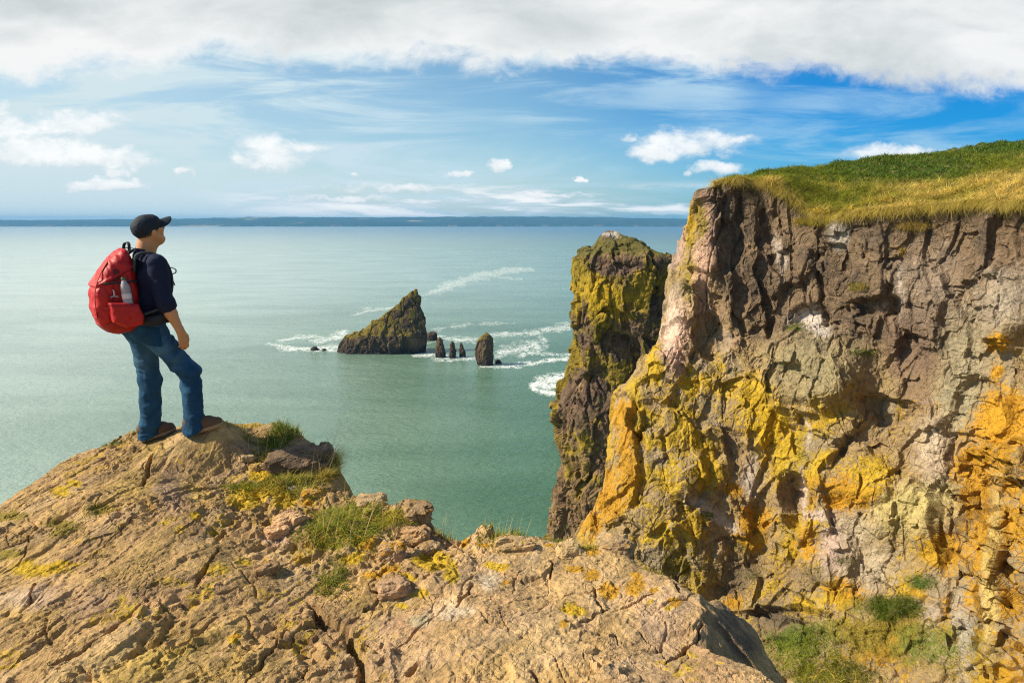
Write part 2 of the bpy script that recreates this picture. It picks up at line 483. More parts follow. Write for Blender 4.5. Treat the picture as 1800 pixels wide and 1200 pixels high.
sea_m, nt = new_mat('sea_water')
geo = nt.n('ShaderNodeNewGeometry'); pos = geo.outputs['Position']
px_, py_, pz_ = nt.sep(pos)
dist = nt.n('ShaderNodeVectorMath', operation='LENGTH'); nt.t.links.new(pos, dist.inputs[0]); D = nt.sc(dist.outputs['Value'])
w1 = nt.noise(nt.vscale(pos, (0.10, 0.17, 1)), 1.0, 3, 0.5, 0.4)
w2 = nt.noise(nt.vscale(pos, (0.45, 0.80, 1)), 1.0, 5, 0.62, 0.3)
w3 = nt.noise(nt.vscale(pos, (0.012, 0.03, 1)), 1.0, 4, 0.55, 0.5)
near = 1.0 - D.step(150, 900)
w4 = nt.noise(nt.vscale(pos, (1.1, 1.9, 1)), 1.0, 4, 0.6, 0.4)
h = w1 * 1.3 + w2 * 0.95 + w4 * 0.22
bmp = nt.n('ShaderNodeBump'); nt.l(h, bmp.inputs['Height']); bmp.inputs['Distance'].default_value = 1.0
nt.l(near * 0.40 + 0.30, bmp.inputs['Strength'])
nt.t.links.new(bmp.outputs[0], nt.p.inputs['Normal'])
fa = nt.attr('foam'); fo = nt.sc(fa.outputs['Fac'])
fn = nt.noise(nt.vscale(pos, (0.55, 0.33, 1)), 1.0, 7, 0.72, 1.6)
fl = 1.0 - ((nt.noise(nt.vscale(pos, (0.30, 0.17, 1)), 1.0, 5, 0.6, 2.2) - 0.5) * 2.0).abs() * 3.2
fmask = (fo * 0.66 + (fn - 0.52) * 3.2 + fl * 0.95 - 0.66).step(0.0, 1.05) * fo.step(0.02, 0.25)
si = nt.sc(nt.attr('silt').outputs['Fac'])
lat = px_ / (py_ * 0.42 + 70.0) + (w3 - 0.5) * 0.5          # silty stream at left, sky glare painted into its colour; clear water under cliffs
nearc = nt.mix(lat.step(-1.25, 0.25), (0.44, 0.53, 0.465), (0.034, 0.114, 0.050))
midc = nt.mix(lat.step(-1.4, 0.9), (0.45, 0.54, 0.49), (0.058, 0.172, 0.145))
farc = nt.mix(lat.step(-1.7, 1.0), (0.34, 0.43, 0.44), (0.006, 0.080, 0.165))  # far water carries the sky's pale-to-blue reflection as base colour
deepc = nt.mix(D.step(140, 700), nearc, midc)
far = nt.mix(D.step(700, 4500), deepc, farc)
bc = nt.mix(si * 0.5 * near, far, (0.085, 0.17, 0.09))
dim = nt.n('ShaderNodeVectorMath', operation='SCALE'); nt.t.links.new(bc, dim.inputs[0]); dim.inputs['Scale'].default_value = 0.86
streak = nt.mix(w3.step(0.38, 0.66) * 0.7, bc, dim.outputs[0])
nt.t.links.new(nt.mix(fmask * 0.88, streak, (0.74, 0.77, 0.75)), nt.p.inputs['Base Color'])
nt.l((fmask * 0.6 + D.step(100, 2500) * 0.12 + 0.20), nt.p.inputs['Roughness'])
nt.p.inputs['IOR'].default_value = 1.333
nt.p.inputs['Specular IOR Level'].default_value = 0.5
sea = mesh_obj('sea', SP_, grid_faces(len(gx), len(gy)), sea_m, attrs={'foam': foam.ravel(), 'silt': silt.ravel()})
sea['kind'] = 'structure'

# far shore: a low wooded upland across the channel, 8 km off
nu, nv = 900, 26
az = np.linspace(-1.05, 0.62, nu)
crest = [(-400, 386), (0, 386.5), (100, 387), (250, 385), (330, 384.5), (480, 381), (560, 381.5), (640, 382), (760, 381), (900, 380.5), (1030, 381), (1130, 383.5), (1220, 384.5), (1400, 385), (1800, 384), (2400, 386)]
U, Vv = np.meshgrid(az, np.linspace(0, 1, nv), indexing='ij')
shore = 7900 + 330 * fbm(np.stack([az * 9, az * 0, az * 0], -1), 4, 5)
ppx = 900 + FPX * np.tan(az) / 1.0 * 0.985
top_t = np.array([ray(900, y_)[2] / ray(900, y_)[1] for y_ in interp_curve(crest, ppx)])
Yd = shore[:, None] + Vv ** 1.2 * 2600
topz = top_t[:, None] * 9000 + 6 * fbm(np.stack([U * 60, Vv * 3, U * 0], -1), 4, 2)
prof = np.where(Vv < .06, Vv / .06 * .20, .20 + .80 * np.sin(np.clip((Vv - .06) / .6, 0, 1) * math.pi / 2) ** .8)
Zs = SEA - 2 + (topz - SEA + 2) * np.clip(prof * (1 + .22 * fbm(np.stack([U * 40, Vv * 3, U * 0 + 4], -1), 4, 9) * (1 - Vv)), 0, 1.05)
Zs = np.where(Vv > .85, Zs - (Vv - .85) * 900, Zs)
SH = np.stack([np.tan(U) * Yd, Yd, Zs], -1)
sh_m, nt = new_mat('far_woods')
pos = nt.n('ShaderNodeNewGeometry').outputs['Position']
x_, y_, z_ = nt.sep(pos)
wn_ = nt.noise(nt.vscale(pos, (0.004, 0.004, 0.02)), 1.0, 6, 0.65)
fl_ = nt.noise(nt.vscale(pos, (0.0011, 0.0022, 0.006)), 1.0, 4, 0.5)
cl_ = (1.0 - z_.step(SEA + 6, SEA + 34)) * nt.noise(nt.vscale(pos, (0.01, 0.001, 0.01)), 1.0, 4, 0.6).step(0.5, 0.62)
bc = nt.mix(wn_.step(0.3, 0.7), (0.006, 0.022, 0.020), (0.022, 0.050, 0.030))
bc = nt.mix(fl_.step(0.64, 0.68) * wn_.step(0.4, 0.6), bc, (0.34, 0.28, 0.17))
bc = nt.mix(cl_ * 0.55, bc, (0.22, 0.17, 0.14))
nt.t.links.new(bc, nt.p.inputs['Base Color']); nt.p.inputs['Roughness'].default_value = 0.95
fs = mesh_obj('far_hills', SH, grid_faces(nu, nv), sh_m)
fs['kind'] = 'structure'
# ---------------------------------------------------------------- rock material and sea stacks
def rock_mat(name, scale, bdist, speck=0.0, rough=0.93, lich_scale=None, bstr=0.8, ck=0.35, lb=(2.0, 1.3)):
    """stone whose base colour and lichen cover are carried by the mesh (Col, Lich); grain comes from noise"""
    m, nt = new_mat(name)
    pos = nt.n('ShaderNodeNewGeometry').outputs['Position']
    col = nt.attr('Col').outputs['Color']; la = nt.attr('Lich'); lc = la.outputs['Color']; lf = nt.sc(la.outputs['Alpha'])
    n1 = nt.noise(pos, scale, 8, 0.68, 0.2)
    n2 = nt.noise(pos, scale * 5.3, 5, 0.65)
    n3 = nt.noise(pos, scale * 0.31, 4, 0.6)
    k = n1 * 1.5 + n2 * 1.0 + n3 * 0.5 - 0.5
    sc_ = nt.n('ShaderNodeVectorMath', operation='SCALE'); nt.t.links.new(col, sc_.inputs[0]); nt.l(k, sc_.inputs['Scale'])
    base = sc_.outputs[0]
    ls = lich_scale or scale * 1.7
    ln = nt.noise(pos, ls, 7, 0.7, 0.4)
    ln2 = nt.noise(pos, ls * 4.0, 4, 0.7)
    lm = (lf + (ln - 0.5) * lb[0] + (ln2 - 0.5) * lb[1] - 0.46).step(-0.05, 0.18) * lf.step(0.03, 0.15)
    lk = nt.n('ShaderNodeVectorMath', operation='SCALE'); nt.t.links.new(lc, lk.inputs[0]); nt.l(n2 * 1.3 + n1 * 1.1 + ln2 * 0.7 - 0.6, lk.inputs['Scale'])
    c = nt.mix(lm * 0.94, base, lk.outputs[0])
    if speck:
        v = nt.noise(pos, scale * 13, 2, 0.5)
        c = nt.mix(v.step(0.66, 0.72) * speck, c, (0.62, 0.56, 0.46))
        v2 = nt.noise(pos, scale * 9, 2, 0.5)
        c = nt.mix((1.0 - v2.step(0.27, 0.34)) * speck, c, (0.07, 0.05, 0.035))
    nt.t.links.new(c, nt.p.inputs['Base Color'])
    nt.p.inputs['Roughness'].default_value = rough; nt.p.inputs['Specular IOR Level'].default_value = 0.25
    hh = n1 * 0.7 + n2 * 0.35
    hair_ = nt.voronoi(nt.vscale(pos, (1.0, 1.0, 0.8)), scale * 0.9, 'DISTANCE_TO_EDGE')
    crack = (1.0 - hair_.step(0.0, 0.05)) * n3.step(0.45, 0.6)
    nt.t.links.new(nt.bump(hh - crack * ck, bstr, bdist), nt.p.inputs['Normal'])
    return m

C_BROWN = np.array([0.165, 0.105, 0.068]); C_DARK = np.array([0.075, 0.055, 0.042]); C_TAN = np.array([0.38, 0.265, 0.125])
C_PINK = np.array([0.44, 0.275, 0.19]); C_GREY = np.array([0.25, 0.225, 0.18]); C_PALE = np.array([0.52, 0.44, 0.34])
L_YEL = np.array([0.47, 0.305, 0.012]); L_ORG = np.array([0.44, 0.225, 0.010]); L_OLV = np.array([0.21, 0.155, 0.018]); L_GRN = np.array([0.075, 0.105, 0.015])
L_WHT = np.array([0.62, 0.58, 0.50])

def mixc(a, b, f):
    return a + (b - a) * f[..., None]

def stack_mesh(name, contour, Y, depth, nu, nv, seed, mat, paint, foot=SEA, amp=1.0, cell=6.0, power=2.4, lean=0.0, parent=None, ksm=None):
    """a rock stack: contour = [(py, px_left, px_right)] from top to waterline, Y = distance ahead, depth = front-to-back ratio"""
    c = np.asarray(contour, float)
    zt = at_y(900, c[:, 0], Y)[:, 2]
    xl = at_y(c[:, 1], c[:, 0], Y)[:, 0]; xr = at_y(c[:, 2], c[:, 0], Y)[:, 0]
    zt = np.append(zt, min(zt[-1] - 1, foot - 3)); xl = np.append(xl, xl[-1] - .3); xr = np.append(xr, xr[-1] + .3)
    v = np.linspace(0, 1, nv)
    z = zt[0] + (zt[-1] - zt[0]) * v
    L = np.interp(-z, -zt, xl); Rr = np.interp(-z, -zt, xr)
    k = ksm or max(1, nv // 60)
    ker = np.ones(2 * k + 1) / (2 * k + 1)
    L = np.convolve(np.pad(L, k, 'edge'), ker, 'valid'); Rr = np.convolve(np.pad(Rr, k, 'edge'), ker, 'valid')
    th = np.linspace(0, 2 * math.pi, nu, endpoint=False)
    ct, st = np.cos(th), np.sin(th)
    rr = (np.abs(ct) ** power + np.abs(st) ** power) ** (-1 / power)
    cx = (L + Rr) / 2; hw = (Rr - L) / 2
    dp = np.minimum(hw * depth, hw.max() * depth * 0.8)
    P = np.zeros((nu, nv, 3))
    P[..., 0] = cx + hw * (ct * rr)[:, None]
    P[..., 1] = Y + lean * (z - foot)[None, :] - dp * (st * rr)[:, None] * -1.0
    P[..., 2] = z
    N = grid_normals(P, True)
    cen = np.stack([cx, np.full(nv, Y), z], -1)
    sgn = np.sign(((P - cen[None]) * N).sum(-1).mean()); N = N * (sgn if sgn else 1)
    tz = np.clip((1 - v) * 0 + np.minimum(v * 14, 1), 0, 1)[None, :]
    q = P / cell * [1, 1, 0.62]
    q = q + 0.35 * np.stack([perlin(q * 1.3 + 5, seed), perlin(q * 1.3 + 25, seed), perlin(q * 1.3 + 45, seed)], -1)
    f1, e1, r1 = facet(turn(turn(q, 2, 25), 1, 8) * [1, 1, .8], seed, False, .05, True); f2, e2, r2 = facet(turn(turn(q, 2, -20), 0, 20) * 2.4 + 7, seed + 1, False, .05, True)
    dsp = cell * (0.19 * f1 + 0.11 * f2 - 0.05 * (1 - sstep(0, .12, e1)) - 0.025 * (1 - sstep(0, .14, e2)))
    P = P + N * (dsp * amp * (0.25 + 0.75 * tz))[..., None]
    N2 = grid_normals(P, True); N2 *= np.where((N2 * N).sum(-1, keepdims=True) < 0, -1, 1); N2 = N2 * .7 + N * .3
    q3 = P / cell * [1, 1, .75]
    f3, e3, _ = facet(turn(turn(q3, 2, 40), 0, -15) * 5.5 + 3, seed + 2, False, .06, True)
    P = P + N2 * (cell * (0.036 * f3 + 0.022 * fbm(q3 * 9, 4, seed + 3) - .006 * (1 - sstep(0, .12, e3))) * amp * (0.25 + 0.75 * tz))[..., None]
    Cc, Lc, La = paint(P, N, q, f1, f2, r1, v)
    att = {'Col': Cc.reshape(-1, 3), 'Lich': np.concatenate([Lc, La[..., None]], -1).reshape(-1, 4)}
    # close the top with a centre vertex ring
    V = P.reshape(-1, 3)
    F = grid_faces(nu, nv, True)
    top = V.reshape(nu, nv, 3)[:, 0].mean(0) + [0, 0, 0.1 * cell * .2]
    V = np.concatenate([V, top[None]])
    for a in att: att[a] = np.concatenate([att[a], att[a][:1]])
    i0 = np.arange(nu) * nv; i1 = np.roll(i0, -1)
    F = [tuple(f) for f in F.tolist()] if False else F
    tri = np.stack([i0, i1, np.full(nu, len(V) - 1), np.full(nu, len(V) - 1)], -1)
    quads = F[:, ::-1] if sgn < 0 else F
    o = mesh_obj(name, V, np.concatenate([quads]), mat, parent, attrs=att) if False else _mixed(name, V, quads, tri[:, :3], mat, parent, att, False)
    return o

def _mixed(name, V, Q, T, mat, parent, att, smooth=True):
    me = bpy.data.meshes.new(name)
    V = np.asarray(V, np.float32)
    me.vertices.add(len(V)); me.vertices.foreach_set('co', V.ravel())
    li = np.concatenate([Q.ravel(), T.ravel()]).astype(np.int32)
    me.loops.add(len(li)); me.loops.foreach_set('vertex_index', li)
    me.polygons.add(len(Q) + len(T))
    ls = np.concatenate([np.arange(len(Q)) * 4, len(Q) * 4 + np.arange(len(T)) * 3]).astype(np.int32)
    lt = np.concatenate([np.full(len(Q), 4), np.full(len(T), 3)]).astype(np.int32)
    me.polygons.foreach_set('loop_start', ls); me.polygons.foreach_set('loop_total', lt)
    me.update(calc_edges=True)
    me.polygons.foreach_set('use_smooth', np.full(len(me.polygons), smooth, bool))
    for an, arr in att.items():
        arr = np.asarray(arr, np.float32)
        if arr.shape[1] == 3: arr = np.concatenate([arr, np.ones((len(arr), 1), np.float32)], 1)
        me.attributes.new(an, 'FLOAT_COLOR', 'POINT').data.foreach_set('color', arr.ravel())
    me.materials.append(mat); me.validate()
    o = bpy.data.objects.new(name, me); COL.objects.link(o)
    if parent is not None: o.parent = parent
    return o

M_STACK = rock_mat('stack_rock', 0.55, 0.5)
M_TOWER = rock_mat('tower_rock', 1.2, 0.25)

def paint_far(base=C_BROWN * .42, top=L_OLV * .8, topz=None, lich=0.35):
    def fn(P, N, q, f1, f2, r1, v):
        n = fbm(q * 2.2, 4, 31)
        c = mixc(np.broadcast_to(base, P.shape), C_TAN * .42, np.clip(n * .8 + .28 + f2 * .25, 0, 1))
        c = mixc(c, C_DARK * .55, 1 - sstep(SEA + 1, SEA + 5, P[..., 2]))
        up = np.clip(N[..., 2] * 1.3 + .05 + n * .5, 0, 1)
        return c, np.broadcast_to(top, P.shape), np.clip(up * lich * 2 + n * .3 - .1, 0, 1) * sstep(SEA + 4, SEA + 9, P[..., 2])
    return fn

big = stack_mesh('sea_stack', [(508, 729, 734), (512, 724, 735), (522, 712, 737), (540, 692, 740), (556, 671, 744), (572, 648, 747), (582, 632, 748), (588, 618, 749), (594, 604, 749), (604, 597, 750), (618, 591, 748)],
                 314, 0.42, 300, 150, 3, M_STACK, paint_far(lich=.6), amp=.8, cell=5.5)
tag(big, 'largest sea rock, a leaning shark fin shape with a long mossy left slope', 'sea stack')
pins = [([(592, 771, 773), (598, 769, 777), (610, 766, 781), (622, 765, 783), (632, 765, 784)], 300.5, 'slim pointed rock pinnacle standing in foam just right of the big fin rock'),
        ([(600, 793, 797), (604, 791, 800), (618, 790, 801), (632, 789, 801)], 299, 'short square-topped rock pinnacle, middle one of the three small pinnacles'),
        ([(602, 809, 811), (606, 808, 814), (618, 808, 817), (630, 807, 819)], 302, 'thin narrow rock pinnacle leaning left, nearest the stout pillar rock'),
        ([(584, 853, 856), (588, 848, 862), (595, 840, 866), (604, 837, 867), (616, 835, 868), (630, 837, 867), (645, 839, 865)], 284, 'stout flat-sided rock pillar right of the three small pinnacles')]
for i, (ct_, Y_, lb) in enumerate(pins):
    o = stack_mesh('sea_stack', ct_, Y_, 0.8, 90, 80, 11 + i * 5, M_STACK, paint_far(base=C_BROWN * .5, lich=.4), amp=.75, cell=2.4 + 1.4 * (i == 3), power=2.1, ksm=1)
    tag(o, lb, 'sea stack', 'rock pinnacles in the bay')
lows = [([(583, 757, 764), (585, 752, 768), (590, 749, 769)], 345, 'low dark rock awash behind the right side of the big fin rock'),
        ([(632, 873, 878), (635, 870, 881), (640, 869, 883)], 288, 'small dark rock awash at the right foot of the stout pillar'),
        ([(609, 550, 556), (611, 547, 558), (613, 546, 560)], 318, 'tiny flat rock awash in foam left of the big fin rock'),
        ([(613, 568, 572), (615, 566, 574)], 316, 'smallest rock speck awash close to the big fin rock')]
for i, (ct_, Y_, lb) in enumerate(lows):
    o = stack_mesh('sea_rock', ct_, Y_, 1.0, 50, 24, 41 + i * 5, M_STACK, paint_far(base=C_DARK * .7, lich=0), amp=.7, cell=2.2)
    tag(o, lb, 'rock', 'low rocks awash in the bay')
def paint_spit(P, N, q, f1, f2, r1, v):
    n = fbm(q * 2, 4, 3)
    return mixc(np.broadcast_to(C_TAN * .8, P.shape), C_DARK, np.clip(1 - sstep(SEA + 1, SEA + 4, P[..., 2]) + n * .3, 0, 1)), np.broadcast_to(L_OLV, P.shape), np.clip(n, 0, 1) * .4
o = stack_mesh('sea_rock', [(628, 1010, 1050), (640, 1002, 1060), (655, 996, 1070), (672, 986, 1080), (684, 981, 1090), (696, 979, 1100)], 228, .6, 120, 60, 77, M_STACK, paint_spit, amp=.8, cell=4)
tag(o, 'pale sloping rock spit at the water behind the foot of the tall tower', 'rock')

# the tall tower standing off the cliff
def paint_tower(P, N, q, f1, f2, r1, v):
    px, py = to_px(P)
    n = fbm(P * .16, 5, 3); n2 = fbm(P * .5 + 9, 4, 4)
    c = mixc(np.broadcast_to(C_BROWN * .75, P.shape), C_DARK * .9, np.clip(n * 1.1 + .3 + f2 * .3, 0, 1))
    c = mixc(c, np.array([.195, .120, .056]), np.clip(sstep(680, 800, py) * .7 + n2 * .3, 0, 1))
    c = mixc(c, C_DARK * .6, np.clip(fbm(P * .33 + 19, 3, 5) * 2 - .2, 0, 1) * .7)
    c = mixc(c, C_TAN * .75, np.clip(n2 * 1.2 - .1, 0, 1) * .7)
    la = np.clip(.26 + n * .9 + n2 * .25 - sstep(660, 800, py) * .12 + (1 - sstep(1040, 1100, px)) * .22 * (1 - sstep(640, 720, py)) + f1 * .22, 0, 1)
    blob = np.exp(-(((px - 1062) / 46) ** 2 + ((py - 520) / 34) ** 2)) * .75
    la = np.clip(la + blob, 0, 1)
    lc = mixc(np.broadcast_to(L_OLV * .9, P.shape), L_YEL * .85, np.clip(blob * 1.3 + n2 * .6 + .12, 0, 1))
    topm = 1 - sstep(440, 462, py + n2 * 14)
    lc = mixc(lc, np.array([.115, .10, .022]), topm); la = np.maximum(la, topm * .85)
    w = np.exp(-(((px - 1072) / 20) ** 2 + ((py - 408) / 11) ** 2))
    c = mixc(c, L_WHT * .7, np.clip(w * .5 + n2 * 1.4 * (w > .2), 0, .7)); la = la * (1 - np.clip(w * 1.4, 0, 1) * .8)
    return c, lc, la
tw = stack_mesh('sea_stack', [(406, 1066, 1078), (411, 1058, 1088), (420, 1052, 1102), (430, 1047, 1126), (438, 1037, 1146), (442, 1023, 1156), (449, 1016, 1168), (456, 1014, 1173), (490, 1013, 1180), (545, 1011, 1182), (600, 1011, 1186), (632, 1013, 1190), (650, 1003, 1196), (690, 988, 1200), (720, 981, 1206), (760, 980, 1210), (800, 988, 1215), (840, 983, 1220), (880, 974, 1225), (940, 968, 1232), (985, 960, 1240)],
                110, 0.85, 620, 560, 19, M_TOWER, paint_tower, amp=1.05, cell=5.2, power=3.6, ksm=2)
tag(tw, 'tall flat-topped rock tower with yellow lichen beside the cliff', 'sea stack')
# ---------------------------------------------------------------- the near ledge the camera and the man stand on
SIL = [(-420, 1100, -2.5), (-250, 1010, -2.25), (-60, 915, -2.1), (0, 885, -2.05), (60, 845, -1.99), (120, 800, -1.93), (160, 780, -1.88), (192, 768, -1.84), (245, 754, -1.79), (320, 742, -1.74),
       (352, 727, -1.69), (385, 726, -1.68), (398, 738, -1.71), (440, 733, -1.73), (490, 727, -1.75), (522, 748, -1.81), (555, 772, -1.88), (580, 800, -1.98), (590, 845, -2.08), (615, 862, -2.0), (640, 866, -1.98), (668, 872, -1.98), (692, 882, -2.0),
       (728, 878, -1.98), (745, 888, -2.02), (770, 925, -2.15), (800, 950, -2.25), (818, 948, -2.2), (838, 928, -2.12), (880, 925, -2.1), (915, 930, -2.1), (960, 936, -2.1), (1000, 937, -2.1), (1030, 948, -2.1), (1062, 942, -2.08), (1085, 950, -2.1), (1125, 978, -2.11),
       (1180, 1000, -2.1), (1226, 1032, -2.1), (1236, 1090, -2.09), (1216, 1128, -2.12), (1228, 1128, -2.1), (1256, 1143, -2.08), (1330, 1172, -2.06), (1385, 1210, -2.05), (1520, 1330, -2.05)]
CTL = [(355, 764, -1.715), (330, 766, -1.724), (390, 750, -1.665), (265, 778, -1.805), (255, 780, -1.812), (300, 765, -1.765), (490, 742, -1.775), (460, 740, -1.76), (440, 775, -1.84), (540, 800, -1.93), (470, 850, -1.98), (600, 880, -2.0), (560, 930, -2.04), (700, 895, -2.0), (640, 960, -2.06),
       (600, 1040, -2.10), (575, 1100, -2.12), (640, 1190, -2.10), (900, 1000, -2.10), (780, 1020, -2.08), (900, 1190, -2.0), (760, 1130, -2.04), (1200, 1190, -2.02), (1000, 1100, -2.06), (1150, 1080, -2.08), (1060, 1010, -2.1), (100, 1190, -2.06), (60, 1010, -2.06), (100, 850, -1.97),
       (200, 790, -1.86), (250, 900, -1.92), (300, 1050, -2.0), (500, 1190, -2.08), (450, 950, -2.02), (400, 820, -1.93), (380, 1130, -2.05)]
def _pt(l): return np.array([at_z(a, b, c) for a, b, c in l])
sil = _pt(SIL); ctl = _pt(CTL)
pts = np.concatenate([sil, ctl, [[0, 0, -1.75], [-3, 0, -2.0], [3, 0, -1.8], [0, -5, -1.6], [-6, -6, -2.2], [6, -6, -1.2], [-3, 2, -2.1], [1.6, 1.5, -2.0]]])
def tps(r2): return np.where(r2 > 0, r2 * np.log(np.maximum(r2, 1e-12)) * .5, 0)
A = pts[:, :2]; n_ = len(A)
K = tps(((A[:, None] - A[None]) ** 2).sum(-1)) + np.eye(n_) * 0.002
Pm = np.concatenate([np.ones((n_, 1)), A], 1)
wts = np.linalg.solve(np.block([[K, Pm], [Pm.T, np.zeros((3, 3))]]), np.concatenate([pts[:, 2], np.zeros(3)]))
def ledge_base(x, y):
    sh = x.shape; q = np.stack([x.ravel(), y.ravel()], -1); out = np.zeros(len(q))
    for i in range(0, len(q), 50000):
        s = q[i:i + 50000]
        out[i:i + 50000] = tps(((s[:, None] - A[None]) ** 2).sum(-1)) @ wts[:n_] + wts[n_] + s @ wts[n_ + 1:]
    return out.reshape(sh)
iE = [i for i, s in enumerate(SIL) if s[:2] == (1226, 1032)][0]
low_rim = _pt([(1267, 1057, -2.33), (1300, 1090, -2.45), (1330, 1120, -2.57)])[:, :2]      # foot of the block's shaded right flank
EDGE = _pt([(1216, 1128, -2.12), (1236, 1090, -2.09), (1226, 1032, -2.10)])                 # its upper edge, near to far
SLAB = _pt([(1216, 1128, -2.12), (1256, 1143, -2.08), (1330, 1172, -2.06), (1385, 1210, -2.05)])   # far edge of the front slab
POLY = np.concatenate([sil[:iE + 1, :2], low_rim, [[1.66, 3.40], [1.66, 2.95], [1.60, 2.6]], sil[-1:, :2], [[2.6, 1.2], [5, -1], [12, -4], [26, -16], [30, -40], [-30, -40], [-16, -8], [-7, -2], [-5.2, 1.4]]])
def seg_px(pl):
    """photo polyline [(px,py)] on the ledge -> plan polyline"""
    out = []
    for a, b in pl:
        z = -2.05
        for _ in range(6):
            p = at_z(a, b, z); z = float(ledge_base(p[0:1], p[1:2])[0])
        out.append(at_z(a, b, z)[:2])
    return np.array(out)
def plan_dist(x, y, pl):
    best = np.full(x.shape, 1e9)
    for a, b in zip(pl[:-1], pl[1:]):
        ex, ey = b - a; qx, qy = x - a[0], y - a[1]
        t = np.clip((qx * ex + qy * ey) / (ex * ex + ey * ey + 1e-12), 0, 1)
        best = np.minimum(best, (qx - t * ex) ** 2 + (qy - t * ey) ** 2)
    return np.sqrt(best)
CRACKS = [  # polyline, half width, depth
    ([(548, 1062), (566, 1090), (590, 1100), (612, 1118), (622, 1140), (636, 1165), (642, 1215)], .030, .10), ([(555, 1085), (570, 1110)], .035, .10),
    ([(90, 1175), (140, 1150), (165, 1128), (205, 1100)], .010, .045), ([(430, 1205), (470, 1160), (490, 1140), (505, 1110)], .009, .04), ([(140, 960), (170, 945), (200, 935), (245, 905)], .014, .05), ([(150, 975), (190, 972)], .012, .04),
    ([(250, 850), (262, 815), (268, 800)], .016, .05), ([(225, 865), (250, 848)], .012, .04), ([(345, 1020), (370, 990), (385, 965)], .013, .05), ([(380, 950), (392, 935)], .022, .07), ([(40, 1070), (55, 1050), (60, 1030)], .009, .04),
    ([(1218, 1128), (1180, 1160), (1150, 1130), (1105, 1095)], .006, .03), ([(1235, 1092), (1217, 1128), (1190, 1148), (1172, 1160)], .010, .05), ([(1020, 1092), (1050, 1080), (1065, 1070), (1100, 1062), (1150, 1040)], .009, .045), ([(1045, 1028), (1048, 1050), (1062, 1072)], .012, .05),
    ([(1178, 1000), (1190, 1025), (1200, 1040)], .010, .04), ([(955, 1036), (975, 1055), (985, 1068)], .004, .02), ([(860, 1050), (880, 1075), (895, 1110)], .004, .02), ([(940, 1175), (950, 1200)], .010, .04), ([(1020, 1140), (1030, 1160)], .005, .02),
    ([(800, 1065), (822, 1045), (828, 1028)], .014, .05), ([(640, 1072), (660, 1066), (676, 1068)], .02, .06), ([(920, 1012), (968, 1010)], .011, .045), ([(968, 1010), (970, 985)], .009, .04), ([(665, 1040), (690, 1025)], .02, .06), ([(500, 970), (520, 955)], .018, .06), ([(720, 1180), (735, 1165)], .02, .05), ([(534, 1190), (537, 1175)], .008, .03)]

gx = np.concatenate([axis(-4.4, 2.2, 0.0068, 62, 1.16)]); gy = axis(2.2, 6.1, 0.0064, 62, 1.16)
GX, GY = np.meshgrid(gx, gy, indexing='ij')
core = (GX > -5.6) & (GX < 3.4) & (GY > 1.4) & (GY < 7.2)
base = ledge_base(GX, GY)
base = np.where((np.abs(GX) < 7) & (np.abs(GY) < 9), base, np.clip(base, -3, 0.5))
sdv = poly_sd(GX, GY, POLY)
al = np.array([0.45, 0.893]); ac = np.array([0.893, -0.45])          # along / across the rock's grain
U_ = GX * al[0] + GY * al[1]; W_ = GX * ac[0] + GY * ac[1]
P2 = np.stack([GX, GY, base * 0], -1)
G3 = np.stack([U_ * .36, W_, U_ * 0], -1)
G3 = G3 + 0.05 * np.stack([perlin(P2 * 3.1 + 3, 1), perlin(P2 * 3.1 + 13, 2), base * 0], -1)
det = np.zeros(GX.shape); jd = np.zeros(GX.shape)
c_ = core
g = G3[c_]; p2 = P2[c_]
smooth_r = sstep(.15, .75, p2[:, 0] + .25 * (p2[:, 1] - 3) + .3 * fbm(p2 * 1.1, 2, 5) + .75)     # right half: massive blocks, left: slabby
f1, e1, r1 = facet(turn(g, 2, 12) * 2.0 + 3, 51, True, .05, True)
f2, e2, r2 = facet(turn(g, 2, -14) * 5.2 + 9, 52, True, .06, True)
f3, e3, r3 = facet(turn(g, 2, 18) * 13.0 + 1, 53, True, .10, True)
f4, e4, r4 = facet(np.stack([p2[:, 0], p2[:, 1], p2[:, 0] * 0], -1) * 26.0 * [.8, 1, 1] + 5, 54, True)
iso = p2 * 1.0
b1, be1, _ = facet(turn(iso, 2, 35) * 2.0 + 31, 61, True, .04, True)
b2, be2, _ = facet(turn(iso, 2, -22) * 6.5 + 71, 62, True, .08, True)
amt = .5 + .9 * np.clip(fbm(p2 * .9 + 7, 3, 9) + .4, 0, 1)
slab = .020 * f1 + .020 * f2 * amt + .0125 * f3 * (.35 + amt) + .0065 * f4
blk = .026 * b1 + .012 * b2 * sstep(-.2, .4, fbm(p2 * 1.4 + 3, 2, 19)) + .005 * f3 + .0055 * f4
rubble = sstep(.15, .55, fbm(p2 * 1.2 + 17, 3, 23) + np.exp(-(((p2[:, 0] + 1.2) / .9) ** 2 + ((p2[:, 1] - 4.3) / .8) ** 2)) * .9)
d0 = slab * (1 - smooth_r) + blk * smooth_r + rubble * (.034 * b2 + .02 * f4)
d0 += .006 * fbm(p2 * 9, 4, 71) + .0060 * fbm(p2 * 38 * [.8, 1, 1], 3, 75) + .035 * fbm(p2 * 1.7, 3, 79)
d0 -= .012 * (1 - sstep(0, .05, be1)) * smooth_r * sstep(.1, .4, fbm(p2 * 2 + 5, 2, 4))
d0 -= .012 * sstep(.78, .95, ridged(g * 4.0 + 3, 3, 83)) * (1 - smooth_r * .6)
net_ = ridged(p2 * 1.9 + .18 * np.stack([perlin(p2 * 5, 7), perlin(p2 * 5 + 9, 8), p2[:, 0] * 0], -1), 1, 87)
d0 -= .016 * sstep(.945, .985, net_) * sstep(-.1, .3, fbm(p2 * 1.3 + 11, 2, 88))
net2 = ridged(p2 * 4.6 + 31, 1, 89)
